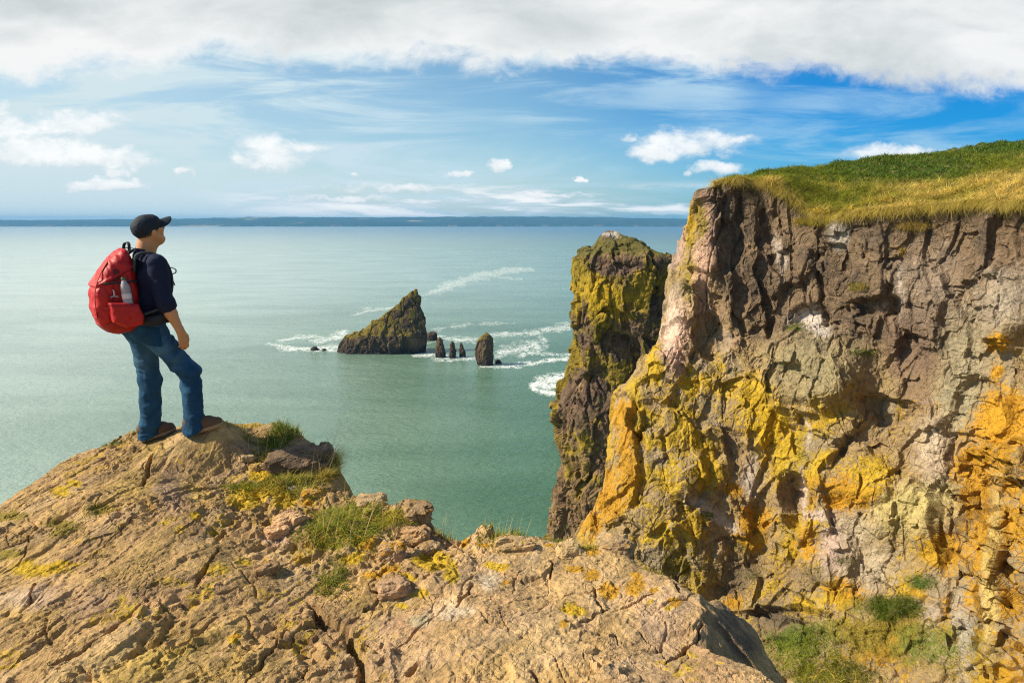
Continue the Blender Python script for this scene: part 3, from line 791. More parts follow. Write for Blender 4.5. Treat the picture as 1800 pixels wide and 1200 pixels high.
d0 -= .008 * sstep(.92, .98, net2) * sstep(0, .4, fbm(p2 * 1.9 + 41, 2, 90))
pit = facet(p2 * 22 + 2, 90, True)[1]
d0 -= .006 * (1 - sstep(.02, .22, pit)) * sstep(.1, .5, fbm(p2 * 3 + 1, 2, 91))
crk = np.zeros(len(p2))
wx = .020 * fbm(p2 * 12, 3, 95); wy = .020 * fbm(p2 * 12 + 50, 3, 96)
for pl, hw, dp in CRACKS:
    pp = seg_px(pl)
    lo, hi = pp.min(0) - .15, pp.max(0) + .15
    s = (p2[:, 0] > lo[0]) & (p2[:, 0] < hi[0]) & (p2[:, 1] > lo[1]) & (p2[:, 1] < hi[1])
    dd = plan_dist(p2[s, 0] + wx[s], p2[s, 1] + wy[s], pp)
    w_ = hw * (.55 + .9 * np.clip(fbm(p2[s] * 7 + 9, 2, 97) + .5, 0, 1.3))
    crk[s] = np.maximum(crk[s], dp * (1 - sstep(w_ * .35, w_ * 1.1, dd)))
d0 -= crk
# keep the two footings of the man calm
calm = np.ones(len(p2))
for (a, b, z, r) in ((355, 760, -1.70, .20), (278, 770, -1.79, .18)):
    c0 = at_z(a, b, z); calm *= 1 - .8 * np.exp(-((p2[:, 0] - c0[0]) ** 2 + (p2[:, 1] - c0[1]) ** 2) / r ** 2 * 1.2)
det[c_] = d0 * calm
det[~c_] = .12 * fbm(P2[~c_] * .35, 4, 33)
sdv2 = sdv + .05 * np.where(np.abs(sdv) < 3, 1, 0) * fbm(P2 * 2.3, 3, 41) + .018 * fbm(P2 * 9, 3, 43) * (np.abs(sdv) < 2)
out = np.maximum(-sdv2, 0)
rnd = np.where(sdv2 < .16, (1 - np.clip(sdv2 / .16, 0, 1)) ** 2 * .05, 0)
def fall_of(o_):
    m = .30
    k = np.minimum(o_, m)
    return 1.5 * k + .8 * k * k / m + np.maximum(o_ - m, 0) * 4.6
rk = ridged(P2 * 1.1, 4, 55) - .5
xe = np.interp(GY, EDGE[:, 1], EDGE[:, 0]) + .012 * fbm(P2 * 9 + 3, 3, 141)
yl = np.interp(GX, SLAB[:, 0], SLAB[:, 1]) + .012 * fbm(P2 * 9 + 13, 3, 142)
flank = np.clip(GX - xe, 0, .8) * 1.0 * sstep(-.01, .05, GY - yl) * (1 - sstep(EDGE[2, 1] + .1, EDGE[2, 1] + .7, GY) * .8)
flank = np.where(core, flank, 0)
Z = base - flank + det * np.where(out > 0, 1 + np.minimum(out, 1.5) * 2.0, 1) - rnd - fall_of(out) + np.minimum(out, 3) * .45 * rk
Z = np.maximum(Z, SEA - 1.0)
LZ = Z
def ground_z(x, y):
    """height of the built ledge at (x, y)"""
    x = np.atleast_1d(np.asarray(x, float)); y = np.atleast_1d(np.asarray(y, float))
    i = np.clip(np.searchsorted(gx, x) - 1, 0, len(gx) - 2); j = np.clip(np.searchsorted(gy, y) - 1, 0, len(gy) - 2)
    fx = np.clip((x - gx[i]) / (gx[i + 1] - gx[i]), 0, 1); fy = np.clip((y - gy[j]) / (gy[j + 1] - gy[j]), 0, 1)
    return (LZ[i, j] * (1 - fx) * (1 - fy) + LZ[i + 1, j] * fx * (1 - fy) + LZ[i, j + 1] * (1 - fx) * fy + LZ[i + 1, j + 1] * fx * fy)
# colours of the stone, its lichen and the shade painted on the block's flank
LP = np.stack([GX, GY, Z], -1)
lpx, lpy = to_px(LP)
Cc = np.broadcast_to(np.array([.36, .262, .165]), LP.shape).copy()
La = np.zeros(GX.shape); Lc = np.broadcast_to(L_YEL, LP.shape).copy()
px = lpx[c_] + 9 * fbm(p2 * 5, 3, 15); py = lpy[c_] + 9 * fbm(p2 * 5 + 9, 3, 16)
n1 = fbm(p2 * 1.6 + 3, 4, 101); n2 = fbm(p2 * 6 + 3, 4, 102); n3 = fbm(g * 4 + 3, 4, 103)
cc = np.broadcast_to(np.array([.385, .262, .12]), (len(p2), 3)).copy()
cc = mixc(cc, np.array([.45, .315, .17]), smooth_r * .8)
cc = mixc(cc, np.array([.28, .175, .105]), np.clip(n1 * 1.4 + .1, 0, 1) * .6)
cc = mixc(cc, np.array([.34, .25, .055]), np.clip(-n1 * 1.2 + n3 * .6 + .05, 0, 1) * .75 * (1 - smooth_r * .55))
cc = mixc(cc, np.array([.20, .135, .095]), np.clip(n3 * 1.3 - .1, 0, 1) * .55 * (1 - smooth_r * .4))
cc = mixc(cc, np.array([.47, .31, .225]), np.clip(n2 * 1.2 - .25, 0, 1) * .6)
cc = mixc(cc, np.array([.24, .205, .165]), np.clip(np.where(r2 > .55, 1., 0.) * .5 + np.where(b2 > .5, .3, 0) * smooth_r, 0, 1) * .5)
cc = cc * np.array([1.03, .965, .84]) * (1 + .30 * np.clip(fbm(p2 * 3.3 + 61, 4, 131), -.8, .8))[:, None] * (1 + .28 * np.clip(r3, -1, 1) * .5 + .22 * r2 * .5)[:, None]
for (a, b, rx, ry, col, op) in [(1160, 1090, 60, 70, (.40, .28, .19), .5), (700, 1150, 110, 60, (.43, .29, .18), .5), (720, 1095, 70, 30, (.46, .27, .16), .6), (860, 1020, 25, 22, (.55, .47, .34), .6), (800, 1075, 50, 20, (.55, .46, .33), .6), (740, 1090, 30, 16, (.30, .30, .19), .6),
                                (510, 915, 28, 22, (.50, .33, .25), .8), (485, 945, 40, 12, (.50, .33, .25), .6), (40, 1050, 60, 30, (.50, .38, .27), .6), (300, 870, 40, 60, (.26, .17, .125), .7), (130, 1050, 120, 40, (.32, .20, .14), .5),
                                (530, 800, 50, 30, (.115, .085, .075), .85), (440, 790, 60, 25, (.20, .145, .10), .7), (770, 925, 30, 40, (.17, .125, .09), .8), (1282, 1085, 40, 46, (.10, .08, .06), .8), (1305, 1130, 40, 50, (.10, .078, .058), .8), (480, 745, 40, 14, (.40, .30, .13), .7)]:  # dark pair on the block's right flank paints its shade into the colour
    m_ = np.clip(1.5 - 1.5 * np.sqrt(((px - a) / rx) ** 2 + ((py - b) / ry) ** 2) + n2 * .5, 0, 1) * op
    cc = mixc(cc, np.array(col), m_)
la = np.zeros(len(p2)); lc = np.broadcast_to(L_YEL, (len(p2), 3)).copy()
la = np.clip(n1 * .7 + n2 * .7 + .15 - smooth_r * .22, 0, .62) * .85
lc = mixc(lc, np.array([.29, .215, .03]), np.clip(.75 - n2, 0, 1) * .8)
for (a, b, rx, ry, k_, col) in [(75, 1000, 55, 13, .95, L_YEL), (110, 990, 40, 8, .8, L_YEL), (465, 862, 60, 16, 1, L_YEL), (430, 880, 36, 12, .8, L_YEL), (500, 880, 30, 16, .75, L_YEL), (550, 865, 18, 10, .9, L_ORG), (455, 835, 22, 10, .9, L_YEL), (540, 885, 14, 10, .8, L_ORG),
                                (640, 955, 20, 16, 1, L_ORG), (620, 980, 26, 9, .9, L_YEL), (688, 1000, 18, 9, 1, L_ORG), (655, 1010, 22, 9, .8, L_ORG), (760, 985, 34, 17, 1, L_YEL), (795, 1003, 16, 18, 1, L_YEL), (715, 1015, 16, 7, .8, L_YEL), (740, 1040, 12, 8, .8, L_YEL), (705, 1062, 10, 6, .8, L_YEL), (735, 1045, 20, 8, .6, L_YEL),
                                (870, 995, 22, 7, 1, L_YEL), (892, 1026, 6, 6, 1, L_ORG), (848, 956, 18, 6, .9, L_ORG), (815, 956, 8, 9, .9, L_ORG), (1010, 996, 17, 7, 1, L_ORG), (1040, 1010, 14, 12, 1, L_ORG), (1070, 1038, 18, 14, 1, L_ORG), (1115, 1030, 16, 14, 1, L_ORG), (1118, 1012, 12, 9, .9, L_ORG), (1150, 1035, 12, 6, .8, L_ORG), (1190, 1062, 13, 9, 1, L_ORG), (1007, 1072, 20, 12, 1, L_YEL),
                                (990, 1100, 8, 6, .9, L_ORG), (1030, 968, 22, 8, .9, L_ORG), (965, 955, 14, 5, .8, L_ORG), (1175, 1070, 8, 5, .8, L_YEL), (1140, 1057, 5, 4, .8, L_YEL), (870, 1120, 6, 4, 0, L_YEL), (105, 865, 18, 10, .8, L_YEL), (130, 850, 14, 8, .8, L_YEL), (345, 905, 10, 9, .9, L_YEL), (320, 930, 18, 12, .6, L_YEL), (110, 925, 40, 14, .75, L_OLV), (180, 895, 30, 12, .75, L_OLV), (20, 905, 34, 10, .8, L_OLV), (10, 975, 30, 12, .7, L_OLV),
                                (380, 1000, 34, 14, .6, L_YEL), (430, 985, 18, 8, .7, L_YEL), (470, 985, 16, 8, .6, L_ORG), (415, 1115, 14, 6, .8, L_ORG), (410, 1120, 12, 8, .7, L_YEL), (530, 985, 26, 12, .6, L_ORG), (560, 960, 30, 14, .6, L_ORG), (690, 905, 26, 10, .6, L_ORG), (600, 1005, 30, 8, .5, L_YEL), (440, 745, 40, 10, .6, L_YEL), (20, 1150, 36, 14, .5, L_YEL), (180, 1090, 30, 14, .4, L_OLV)]:
    m_ = k_ * np.clip(1.5 - .95 * np.sqrt(((px - a) / rx) ** 2 + ((py - b) / ry) ** 2), 0, 1)
    s = m_ > la
    la = np.maximum(la, m_); lc[s] = mixc(lc[s], np.broadcast_to(np.array(col), lc[s].shape), np.clip(m_[s] * 1.4, 0, 1))
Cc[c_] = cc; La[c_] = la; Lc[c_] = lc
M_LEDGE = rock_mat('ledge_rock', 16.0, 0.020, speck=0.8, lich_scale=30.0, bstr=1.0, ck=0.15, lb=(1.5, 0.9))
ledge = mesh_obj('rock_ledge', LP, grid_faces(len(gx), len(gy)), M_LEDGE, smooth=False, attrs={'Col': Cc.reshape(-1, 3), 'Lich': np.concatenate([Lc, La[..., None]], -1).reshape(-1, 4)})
ledge['kind'] = 'structure'
def on_ledge(px, py):
    """world point of the built ledge under photo pixel (px, py): march along the line of sight"""
    x, y, z = ray(px, py)
    k = np.linspace(1.9, 7.0, 1500) / y
    g = ground_z(x * k, y * k)
    hit = np.nonzero(z * k <= g + .004)[0]
    i = hit[0] if len(hit) else int(np.argmin(np.where(k * y < 6.2, z * k - g, 1e9)))
    return np.array([x * k[i], y * k[i], float(g[i])])
# ---------------------------------------------------------------- the big cliff across the gully, with its grassy top
NET = [  # columns from left to right; rows (px, py, Y) from the lip down
    [(1330, 342, 82), (1330, 400, 81), (1320, 470, 80), (1300, 600, 78), (1280, 710, 76), (1260, 850, 73), (1220, 960, 70), (1150, 1150, 60)],
    [(1252, 348, 56), (1246, 402, 55), (1192, 462, 52), (1196, 600, 52), (1116, 704, 49), (1098, 850, 46), (1045, 962, 43), (1000, 1130, 38)],
    [(1240, 345, 46), (1232, 400, 45.5), (1214, 475, 44.6), (1170, 600, 42.4), (1092, 700, 41.4), (1068, 850, 39.6), (1012, 960, 38), (970, 1120, 35)],
    [(1262, 326, 45), (1272, 400, 44.0), (1268, 500, 42.8), (1228, 620, 41.2), (1165, 730, 39.2), (1150, 870, 36.8), (1130, 1000, 35.2), (1090, 1180, 32.5)],
    [(1345, 320, 43.6), (1350, 400, 43), (1352, 510, 42), (1340, 620, 40.8), (1315, 740, 39.5), (1300, 880, 37.5), (1290, 1030, 35.5), (1270, 1200, 32)],
    [(1440, 376, 40.8), (1445, 430, 40.4), (1450, 530, 39.6), (1450, 640, 38.5), (1440, 760, 37.2), (1430, 900, 35), (1425, 1060, 32.6), (1420, 1220, 29)],
    [(1560, 368, 37.4), (1565, 430, 37.2), (1570, 540, 36.6), (1575, 650, 36), (1580, 780, 35), (1580, 920, 33), (1580, 1080, 30.3), (1590, 1250, 26.5)],
    [(1680, 360, 34.4), (1685, 430, 34.3), (1690, 550, 33.6), (1700, 660, 33), (1705, 790, 32), (1710, 930, 30), (1720, 1100, 27.8), (1730, 1270, 24.5)],
    [(1800, 356, 31.4), (1805, 440, 31.3), (1810, 560, 30.4), (1820, 680, 29.8), (1830, 810, 28.8), (1840, 950, 27), (1855, 1120, 25), (1870, 1300, 22)],
    [(1980, 345, 27), (1985, 440, 27), (1990, 580, 26), (2000, 700, 25.2), (2010, 840, 24.2), (2020, 990, 22.5), (2040, 1160, 20.5), (2060, 1340, 18)],
    [(2350, 320, 21), (2355, 440, 21), (2360, 600, 20), (2370, 730, 18.5), (2380, 880, 16.5), (2390, 1040, 14), (2410, 1220, 11), (2430, 1420, 8)]]
net = np.array([[at_y(*c) for c in col] for col in NET])
# sample densely where it is seen
tu = np.concatenate([np.linspace(0, 1.2, 50, endpoint=False), np.linspace(1.2, 2, 100, endpoint=False), np.linspace(2, 8.15, 900), np.linspace(8.2, 10, 40)])
tv = np.concatenate([np.linspace(0, 5, 520, endpoint=False), np.linspace(5, 7, 330)])
B = catmull(net, tu)                     # (nu, rows, 3)
B = np.swapaxes(catmull(np.swapaxes(B, 0, 1), tv), 0, 1)
N = grid_normals(B)
N *= -np.sign((N * B).sum(-1).mean()) * 1.0
if (N * B).sum(-1).mean() > 0: N = -N
bpx, bpy_ = to_px(B)
q = B * 1.0
fr = turn(q, 2, -35.6)                # joint frame: along the face, into it, up
warp = .16 * np.stack([perlin(q * .35 + 3, 1), perlin(q * .35 + 23, 2), perlin(q * .35 + 43, 3)], -1)
qa = turn(fr + warp * 1.6, 1, 7) * [.30, .30, .13]          # tall columns high up
qb = (fr + warp * 1.2) * [.42, .42, .36]
f1a, e1a, r1 = facet(qa, 201, False, .04, True); f1b, e1b, _ = facet(turn(qb, 1, 28) * .62 + 31, 206, False, .05, True); f2, e2, r2 = facet(turn(qb, 1, 14) * [1.05, 1.05, .72] + 5, 202, False, .05, True)
upper_ = 0
upper = 1 - sstep(560, 640, bpy_ + 50 * fbm(q * .12, 3, 7) - 40 * sstep(1500, 1640, bpx))
f1 = f1a * upper + f1b * (1 - upper); e1 = e1a * upper + e1b * (1 - upper)
rightblk = sstep(1655, 1690, bpx + 18 * fbm(q * .25, 3, 8)) * sstep(735, 790, bpy_ + 14 * fbm(q * .3, 3, 18))
nearf = np.clip((B[..., 1] - 9) / 24, .18, 1)
dsp = (.62 * f1 * (.6 + .4 * upper) * nearf + .55 * f2 * nearf + .35 * fbm(q * .16, 2, 212))
dsp -= .20 * (1 - sstep(0, .04, e1)) * upper + .16 * (1 - sstep(0, .05, e2)) * (.6 + .5 * rightblk)
edge_k = np.interp(tu, [0, 1.6, 2.0, 2.4], [.45, .5, .8, 1.0])[:, None]
dsp *= edge_k
# bosses, hollows, overhangs: (px, py, rx, ry, metres out, sharpness)
wbx = bpx + 16 * fbm(q * .45, 3, 31); wby = bpy_ + 16 * fbm(q * .45 + 9, 3, 32)
for (a, b, rx, ry, am, shp) in [(1435, 650, 90, 66, 1.7, 1.6), (1395, 875, 28, 46, -1.5, 2.5), (1425, 555, 34, 22, -1.0, 2), (1560, 720, 44, 26, -.7, 2.2), (1600, 900, 70, 55, 1.0, 1.2), (1770, 540, 50, 70, 1.2, 2.5), (1250, 560, 26, 60, -.9, 2), (1300, 470, 12, 120, -.5, 3),
                               (1235, 440, 30, 100, .8, 1.2), (1345, 480, 12, 110, -.6, 3), (1440, 470, 10, 90, -.4, 3), (1540, 540, 40, 18, -.8, 2), (1500, 840, 70, 40, 1.0, 1.6), (1330, 720, 50, 60, .8, 1.3), (1120, 800, 10, 90, -.7, 2.2), (1660, 880, 9, 110, -1.0, 2), (1730, 870, 40, 60, -.6, 1.5),
                               (1360, 960, 34, 40, -.6, 1.6), (1210, 830, 30, 30, .5, 1.4), (1470, 1000, 40, 40, .7, 1.5), (1385, 1075, 60, 12, -.7, 2), (1750, 1010, 26, 130, 0.7, 1.4)]:
    r_ = np.sqrt(((wbx - a) / rx) ** 2 + ((wby - b) / ry) ** 2)
    dsp += am * (1 - sstep(1 - .5 / shp, 1 + .7 / shp, r_))
CPt = B + N * dsp[..., None]
# second pass: smaller fractures follow the faces the first pass made
q = CPt * 1.0
N2 = grid_normals(CPt); N2 *= np.where((N2 * N).sum(-1, keepdims=True) < 0, -1, 1)
N2 = N2 * .4 + N * .6; N2 /= np.linalg.norm(N2, axis=-1, keepdims=True)
wq = turn(q, 2, -35.6) + .08 * np.stack([perlin(q * 1.7 + 3, 11), perlin(q * 1.7 + 23, 12), perlin(q * 1.7 + 43, 13)], -1)
qc = wq * [.42, .42, .40]; qd = wq * np.where(rightblk[..., None] > .5, np.array([.36, .36, .75]), np.array([.42, .42, .36]))
f3, e3, r3 = facet(turn(qd, 1, -20) * [2.7, 2.7, 2.0] + 9, 203, False, .05, True); f4, e4, r4 = facet(turn(qc, 1, 33) * 7.0 + 2, 204, False, .08, True)
ds2 = (.19 * f3 * (1.0 + 1.3 * rightblk) * np.clip(B[..., 1] / 26, .5, 1) + .05 * f4 + .03 * fbm(q * 1.0, 3, 211) + .022 * fbm(q * 5, 3, 213) - (.035 + .12 * rightblk) * (1 - sstep(0, .06, e3))
       + .07 * (ridged(turn(wq, 1, 35) * [1.6, 1.6, .45], 3, 215) - .5))
CPt = CPt + N2 * (ds2 * edge_k)[..., None]
q = CPt * 1.0
CL = CPt
cpx, cpy = to_px(CL)
ux = cpx + 12 * fbm(q * .5, 4, 61) + 5 * fbm(q * 1.8, 3, 63); uy = cpy + 12 * fbm(q * .5 + 7, 4, 62) + 5 * fbm(q * 1.8 + 7, 3, 64)
n1 = fbm(q * .22, 4, 71); n2 = fbm(q * .8, 4, 72); n3 = fbm(q * 2.4, 3, 73)
cc = np.broadcast_to(np.array([.295, .208, .095]), CL.shape).copy()
cc = mixc(cc, np.array([.20, .130, .080]), np.clip(n2 * 1.5 + .1 + f3 * .5, 0, 1) * .75)
cc = mixc(cc, C_PINK * .95, np.clip(n1 * 1.2 - .15 + f3 * .3, 0, 1) * .5)
cc = mixc(cc, C_GREY, np.clip(np.where(r2 > .45, .7, 0) + n3 * .3, 0, 1) * .5)
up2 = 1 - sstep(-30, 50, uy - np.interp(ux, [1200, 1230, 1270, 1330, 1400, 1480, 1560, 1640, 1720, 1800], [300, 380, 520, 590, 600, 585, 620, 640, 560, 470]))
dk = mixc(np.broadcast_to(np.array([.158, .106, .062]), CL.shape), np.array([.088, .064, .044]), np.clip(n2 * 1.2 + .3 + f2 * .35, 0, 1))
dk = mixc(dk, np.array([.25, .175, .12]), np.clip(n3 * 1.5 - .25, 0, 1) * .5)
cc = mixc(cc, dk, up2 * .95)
la = np.zeros(bpx.shape); lc = np.broadcast_to(L_YEL, CL.shape).copy()
low = sstep(560, 680, uy)
la = np.clip((n1 * .8 + n2 * .6 + f2 * .30 + .40) * low * .95, 0, .85) * (1 - up2)
lc = mixc(lc, L_OLV * 1.25, np.clip(.6 - n2 * 1.2, 0, 1) * .8)
lc = mixc(lc, L_ORG, sstep(1560, 1700, ux) * .85)
la = np.maximum(la, np.clip(rightblk * (.62 + n1 * .35 + n2 * .5), 0, 1))
def stain(col, a, b, rx, ry, k_, lich=True, rot=0.0):
    global cc, la, lc
    c0, s0 = math.cos(rot), math.sin(rot)
    dx_, dy_ = ux - a, uy - b
    r_ = np.sqrt(((dx_ * c0 + dy_ * s0) / rx) ** 2 + ((-dx_ * s0 + dy_ * c0) / ry) ** 2)
    m_ = np.clip(1.45 - .95 * r_ + n3 * .35 + n2 * .25, 0, 1) * k_ * (.95 if lich else 1)
    if lich:
        s = m_ > .02
        lc[s] = mixc(lc[s], np.broadcast_to(np.asarray(col), lc[s].shape), np.clip(m_[s] * 1.5, 0, 1)); la = np.maximum(la, m_)
    else:
        cc = mixc(cc, np.asarray(col), m_); la = la * (1 - m_ * .9)
for s in [(C_PINK * 1.1, 1188, 600, 22, 62, .95, False, .1), (np.array([.62, .47, .36]), 1183, 570, 14, 40, .9, False, .1), (C_PINK * 1.05, 1236, 440, 18, 90, .85, False, .04), (C_PINK * .9, 1200, 430, 10, 40, .7, False), (np.array([.36, .26, .22]), 1185, 440, 14, 26, .8, False),
          (L_OLV, 1232, 385, 14, 40, .8), (L_YEL * .9, 1210, 400, 9, 50, .8), (L_OLV * 1.1, 1210, 480, 16, 60, .65), (L_ORG, 1094, 728, 18, 28, 1), (L_ORG * .95, 1100, 800, 20, 60, .9), (L_ORG * .95, 1068, 880, 28, 50, .95), (L_ORG, 1040, 920, 20, 30, .95), (L_YEL, 1150, 640, 22, 40, .85), (L_YEL, 1215, 680, 22, 26, .9),
          (L_YEL, 1180, 700, 22, 40, .6), (L_YEL, 1330, 700, 46, 56, .85), (L_YEL, 1355, 745, 40, 70, .95), (L_YEL, 1280, 680, 30, 30, .7), (L_YEL * .95, 1245, 830, 40, 34, .9), (L_YEL * .9, 1200, 780, 40, 40, .65), (L_ORG * .9, 1290, 860, 22, 14, .85), (L_ORG, 1320, 930, 34, 54, .9), (L_YEL * .9, 1210, 930, 34, 60, .75), (L_OLV, 1190, 985, 30, 30, .9),
          (L_YEL, 1500, 700, 1, 1, 0), (L_ORG * 1.05, 1500, 870, 66, 30, 1), (L_YEL, 1530, 830, 60, 34, .8), (L_ORG, 1470, 850, 40, 20, .8), (L_ORG, 1420, 960, 20, 30, .9), (L_YEL * .8, 1380, 1010, 36, 40, .8), (L_ORG, 1290, 1050, 24, 26, .8), (L_ORG * 1.05, 1480, 1040, 46, 34, 1), (L_ORG * 1.05, 1560, 1130, 90, 40, 1), (L_ORG, 1640, 1100, 50, 50, .8),
          (L_ORG * 1.1, 1760, 740, 66, 60, 1), (L_ORG * 1.1, 1750, 600, 26, 22, .95), (L_ORG * 1.1, 1752, 660, 14, 26, .9), (L_ORG, 1720, 830, 60, 60, .85), (L_ORG * .95, 1740, 950, 50, 90, .8), (L_YEL * .75, 1700, 1150, 60, 60, .6), (L_ORG * .8, 1790, 1120, 20, 80, .5),
          (np.array([.42, .33, .13]), 1600, 900, 70, 40, .85, False, -.4), (np.array([.44, .36, .14]), 1610, 880, 60, 22, .8, False, -.4), (np.array([.38, .31, .21]), 1490, 930, 40, 30, .8, False), (np.array([.38, .31, .21]), 1530, 1000, 50, 40, .8, False), (np.array([.46, .33, .27]), 1465, 970, 24, 40, .7, False), (np.array([.55, .42, .33]), 1440, 900, 26, 10, .8, False), (np.array([.6, .47, .38]), 1413, 870, 5, 40, .85, False), (np.array([.20, .15, .09]), 1390, 870, 20, 40, .7, False),
          (np.array([.40, .34, .28]), 1320, 840, 14, 34, .7, False), (np.array([.40, .34, .28]), 1240, 890, 40, 10, .7, False, .5), (np.array([.44, .38, .31]), 1280, 920, 36, 8, .7, False, .5), (np.array([.56, .48, .41]), 1420, 560, 26, 14, .9, False), (np.array([.6, .53, .47]), 1440, 575, 20, 12, .9, False), (np.array([.45, .40, .34]), 1475, 410, 14, 28, .5, False), (np.array([.5, .42, .35]), 1365, 440, 6, 26, .6, False), (np.array([.45, .38, .32]), 1585, 520, 5, 40, .6, False), (np.array([.45, .38, .32]), 1375, 470, 5, 24, .6, False),
          (np.array([.40, .31, .23]), 1630, 500, 60, 60, .35, False), (np.array([.33, .27, .20]), 1770, 520, 50, 50, .9, False), (np.array([.26, .22, .12]), 1430, 650, 80, 60, .75, False), (np.array([.30, .255, .16]), 1690, 640, 40, 90, .7, False), (np.array([.47, .38, .28]), 1640, 780, 30, 60, .75, False), (np.array([.30, .27, .16]), 1680, 720, 30, 50, .5, False), (np.array([.17, .11, .075]), 1600, 640, 36, 90, .7, False), (np.array([.5, .42, .3]), 1420, 760, 4, 30, .6, False),
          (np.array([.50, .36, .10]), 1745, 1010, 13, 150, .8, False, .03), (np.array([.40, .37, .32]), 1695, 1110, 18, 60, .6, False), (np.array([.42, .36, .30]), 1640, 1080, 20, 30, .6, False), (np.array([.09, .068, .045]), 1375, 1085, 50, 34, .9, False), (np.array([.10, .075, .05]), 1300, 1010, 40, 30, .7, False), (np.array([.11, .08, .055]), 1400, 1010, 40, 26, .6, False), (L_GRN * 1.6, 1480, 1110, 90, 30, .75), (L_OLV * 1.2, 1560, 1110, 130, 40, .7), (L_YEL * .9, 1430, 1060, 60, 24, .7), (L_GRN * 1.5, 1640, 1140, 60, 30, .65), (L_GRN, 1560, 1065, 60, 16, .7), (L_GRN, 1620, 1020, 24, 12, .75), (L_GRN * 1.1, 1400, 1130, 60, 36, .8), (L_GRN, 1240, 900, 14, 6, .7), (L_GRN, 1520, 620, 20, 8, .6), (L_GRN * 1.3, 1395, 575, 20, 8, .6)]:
    stain(*s)
M_CLIFF = rock_mat('cliff_rock', 3.2, 0.12, speck=0.35, lich_scale=6.0, bstr=1.0)
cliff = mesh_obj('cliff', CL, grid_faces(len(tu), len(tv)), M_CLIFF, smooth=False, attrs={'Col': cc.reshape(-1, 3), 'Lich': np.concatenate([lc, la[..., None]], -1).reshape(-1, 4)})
cliff['kind'] = 'structure'

# grassy headland on top: starts at the lip and runs back over the crest
lipx = np.array([1200, 1222, 1262, 1300, 1345, 1390, 1440, 1560, 1680, 1800, 1980, 2350.])
rows = []
lip = CL[:, 0]                                     # the built lip
sky_c = [(1180, 352), (1222, 340), (1262, 318), (1330, 300), (1400, 288), (1500, 277), (1570, 268), (1650, 263), (1720, 250), (1800, 241), (1980, 225), (2350, 200)]
lpx2, lpy2 = to_px(lip)
kk = tu >= 1.2
lipk = lip[kk]
ker = np.ones(41) / 41
lipS = np.stack([np.convolve(np.pad(lipk[:, k], 20, 'edge'), ker, 'valid') for k in range(3)], -1)
lpxk = to_px(lipS)[0]
crest_y = np.interp(lpxk, [p[0] for p in sky_c], [p[1] for p in sky_c]) + 7
back = np.interp(lpxk, [1200, 1262, 1345, 1440, 1560, 1800, 2350], [2.0, 3.0, 6.0, 12, 17, 22, 22])
Yc = lipS[:, 1] + back
cr = at_y(lpxk + 2, crest_y, Yc)
nr = 90
tr = np.linspace(0, 1, nr)
PL = np.zeros((len(lipk), nr + 26, 3))
for j, t in enumerate(tr):
    e = t
    l0 = lipk + (lipS - lipk) * min(1, j / 7)
    p = l0 + (cr - l0) * e
    p[:, 2] = l0[:, 2] + (cr[:, 2] - l0[:, 2]) * (e * 1.25 - .25 * e * e) + .0 * e
    PL[:, j] = p
for j in range(26):
    s = (j + 1) / 26
    p = cr + (cr - lipS) / np.maximum(back, 1)[:, None] * s * 40
    p[:, 2] = cr[:, 2] + s * .6 - s * s * 1.2
    PL[:, nr + j] = p
fade = np.clip(np.arange(nr + 26) / 8.0, 0, 1)[None, :]
PL[..., 2] += fade * (.30 * fbm(PL * [.45, .45, 0], 4, 5) + .10 * fbm(PL * [1.6, 1.6, 0], 3, 6))
PL[:, 0, 2] -= .05
hl_m, nt = new_mat('turf')
pos = nt.n('ShaderNodeNewGeometry').outputs['Position']
a_ = nt.noise(pos, 0.8, 6, 0.65); b_ = nt.noise(pos, 7.0, 4, 0.6)
nt.t.links.new(nt.mix(a_.step(.35, .65), nt.mix(b_.step(.3, .7), (.05, .065, .012), (.10, .10, .02)), (.17, .13, .035)), nt.p.inputs['Base Color'])
nt.p.inputs['Roughness'].default_value = .95
nt.t.links.new(nt.bump(b_, .8, .08), nt.p.inputs['Normal'])
headland = mesh_obj('headland', PL, grid_faces(len(lipk), nr + 26), hl_m)
headland['kind'] = 'structure'
# ---------------------------------------------------------------- grass: every blade a narrow bent strip
def blades_mesh(name, base, dirn, length, width, droop, color, mat, segs=4, origin=None, parent=None, side=None):
    n = len(base)
    t = np.linspace(0, 1, segs + 1)
    up = np.array([0, 0, 1.0])
    dirn = dirn / np.linalg.norm(dirn, axis=1, keepdims=True)
    hd = dirn * [1, 1, 0]; hd = hd / np.maximum(np.linalg.norm(hd, axis=1, keepdims=True), 1e-6)
    if side is None:
        a = RNG.uniform(0, 6.283, n); side = np.stack([np.cos(a), np.sin(a), np.zeros(n)], -1)
    P = []
    for k in t:
        p = base + dirn * (length * k)[:, None] + hd * (length * droop * .75 * k ** 2)[:, None] - up * (length * droop * k ** 2.2)[:, None]
        P.append(p)
    V = np.zeros((n, 2 * segs + 1, 3))
    for k in range(segs):
        w = width * (1 - t[k] ** 1.5) * .5
        V[:, 2 * k] = P[k] - side * w[:, None]; V[:, 2 * k + 1] = P[k] + side * w[:, None]
    V[:, 2 * segs] = P[segs]
    Q = []
    b = np.arange(n)[:, None] * (2 * segs + 1)
    for k in range(segs - 1):
        Q.append(b + np.array([[2 * k, 2 * k + 1, 2 * k + 3, 2 * k + 2]]))
    Q = np.concatenate(Q); T = b + np.array([[2 * segs - 2, 2 * segs - 1, 2 * segs]])
    Cv = np.repeat(color[:, None], 2 * segs + 1, 1)
    Vf = V.reshape(-1, 3)
    if origin is not None: Vf = Vf - np.asarray(origin)
    return _mixed(name, Vf, Q, T, mat, parent, {'Col': Cv.reshape(-1, 3)})

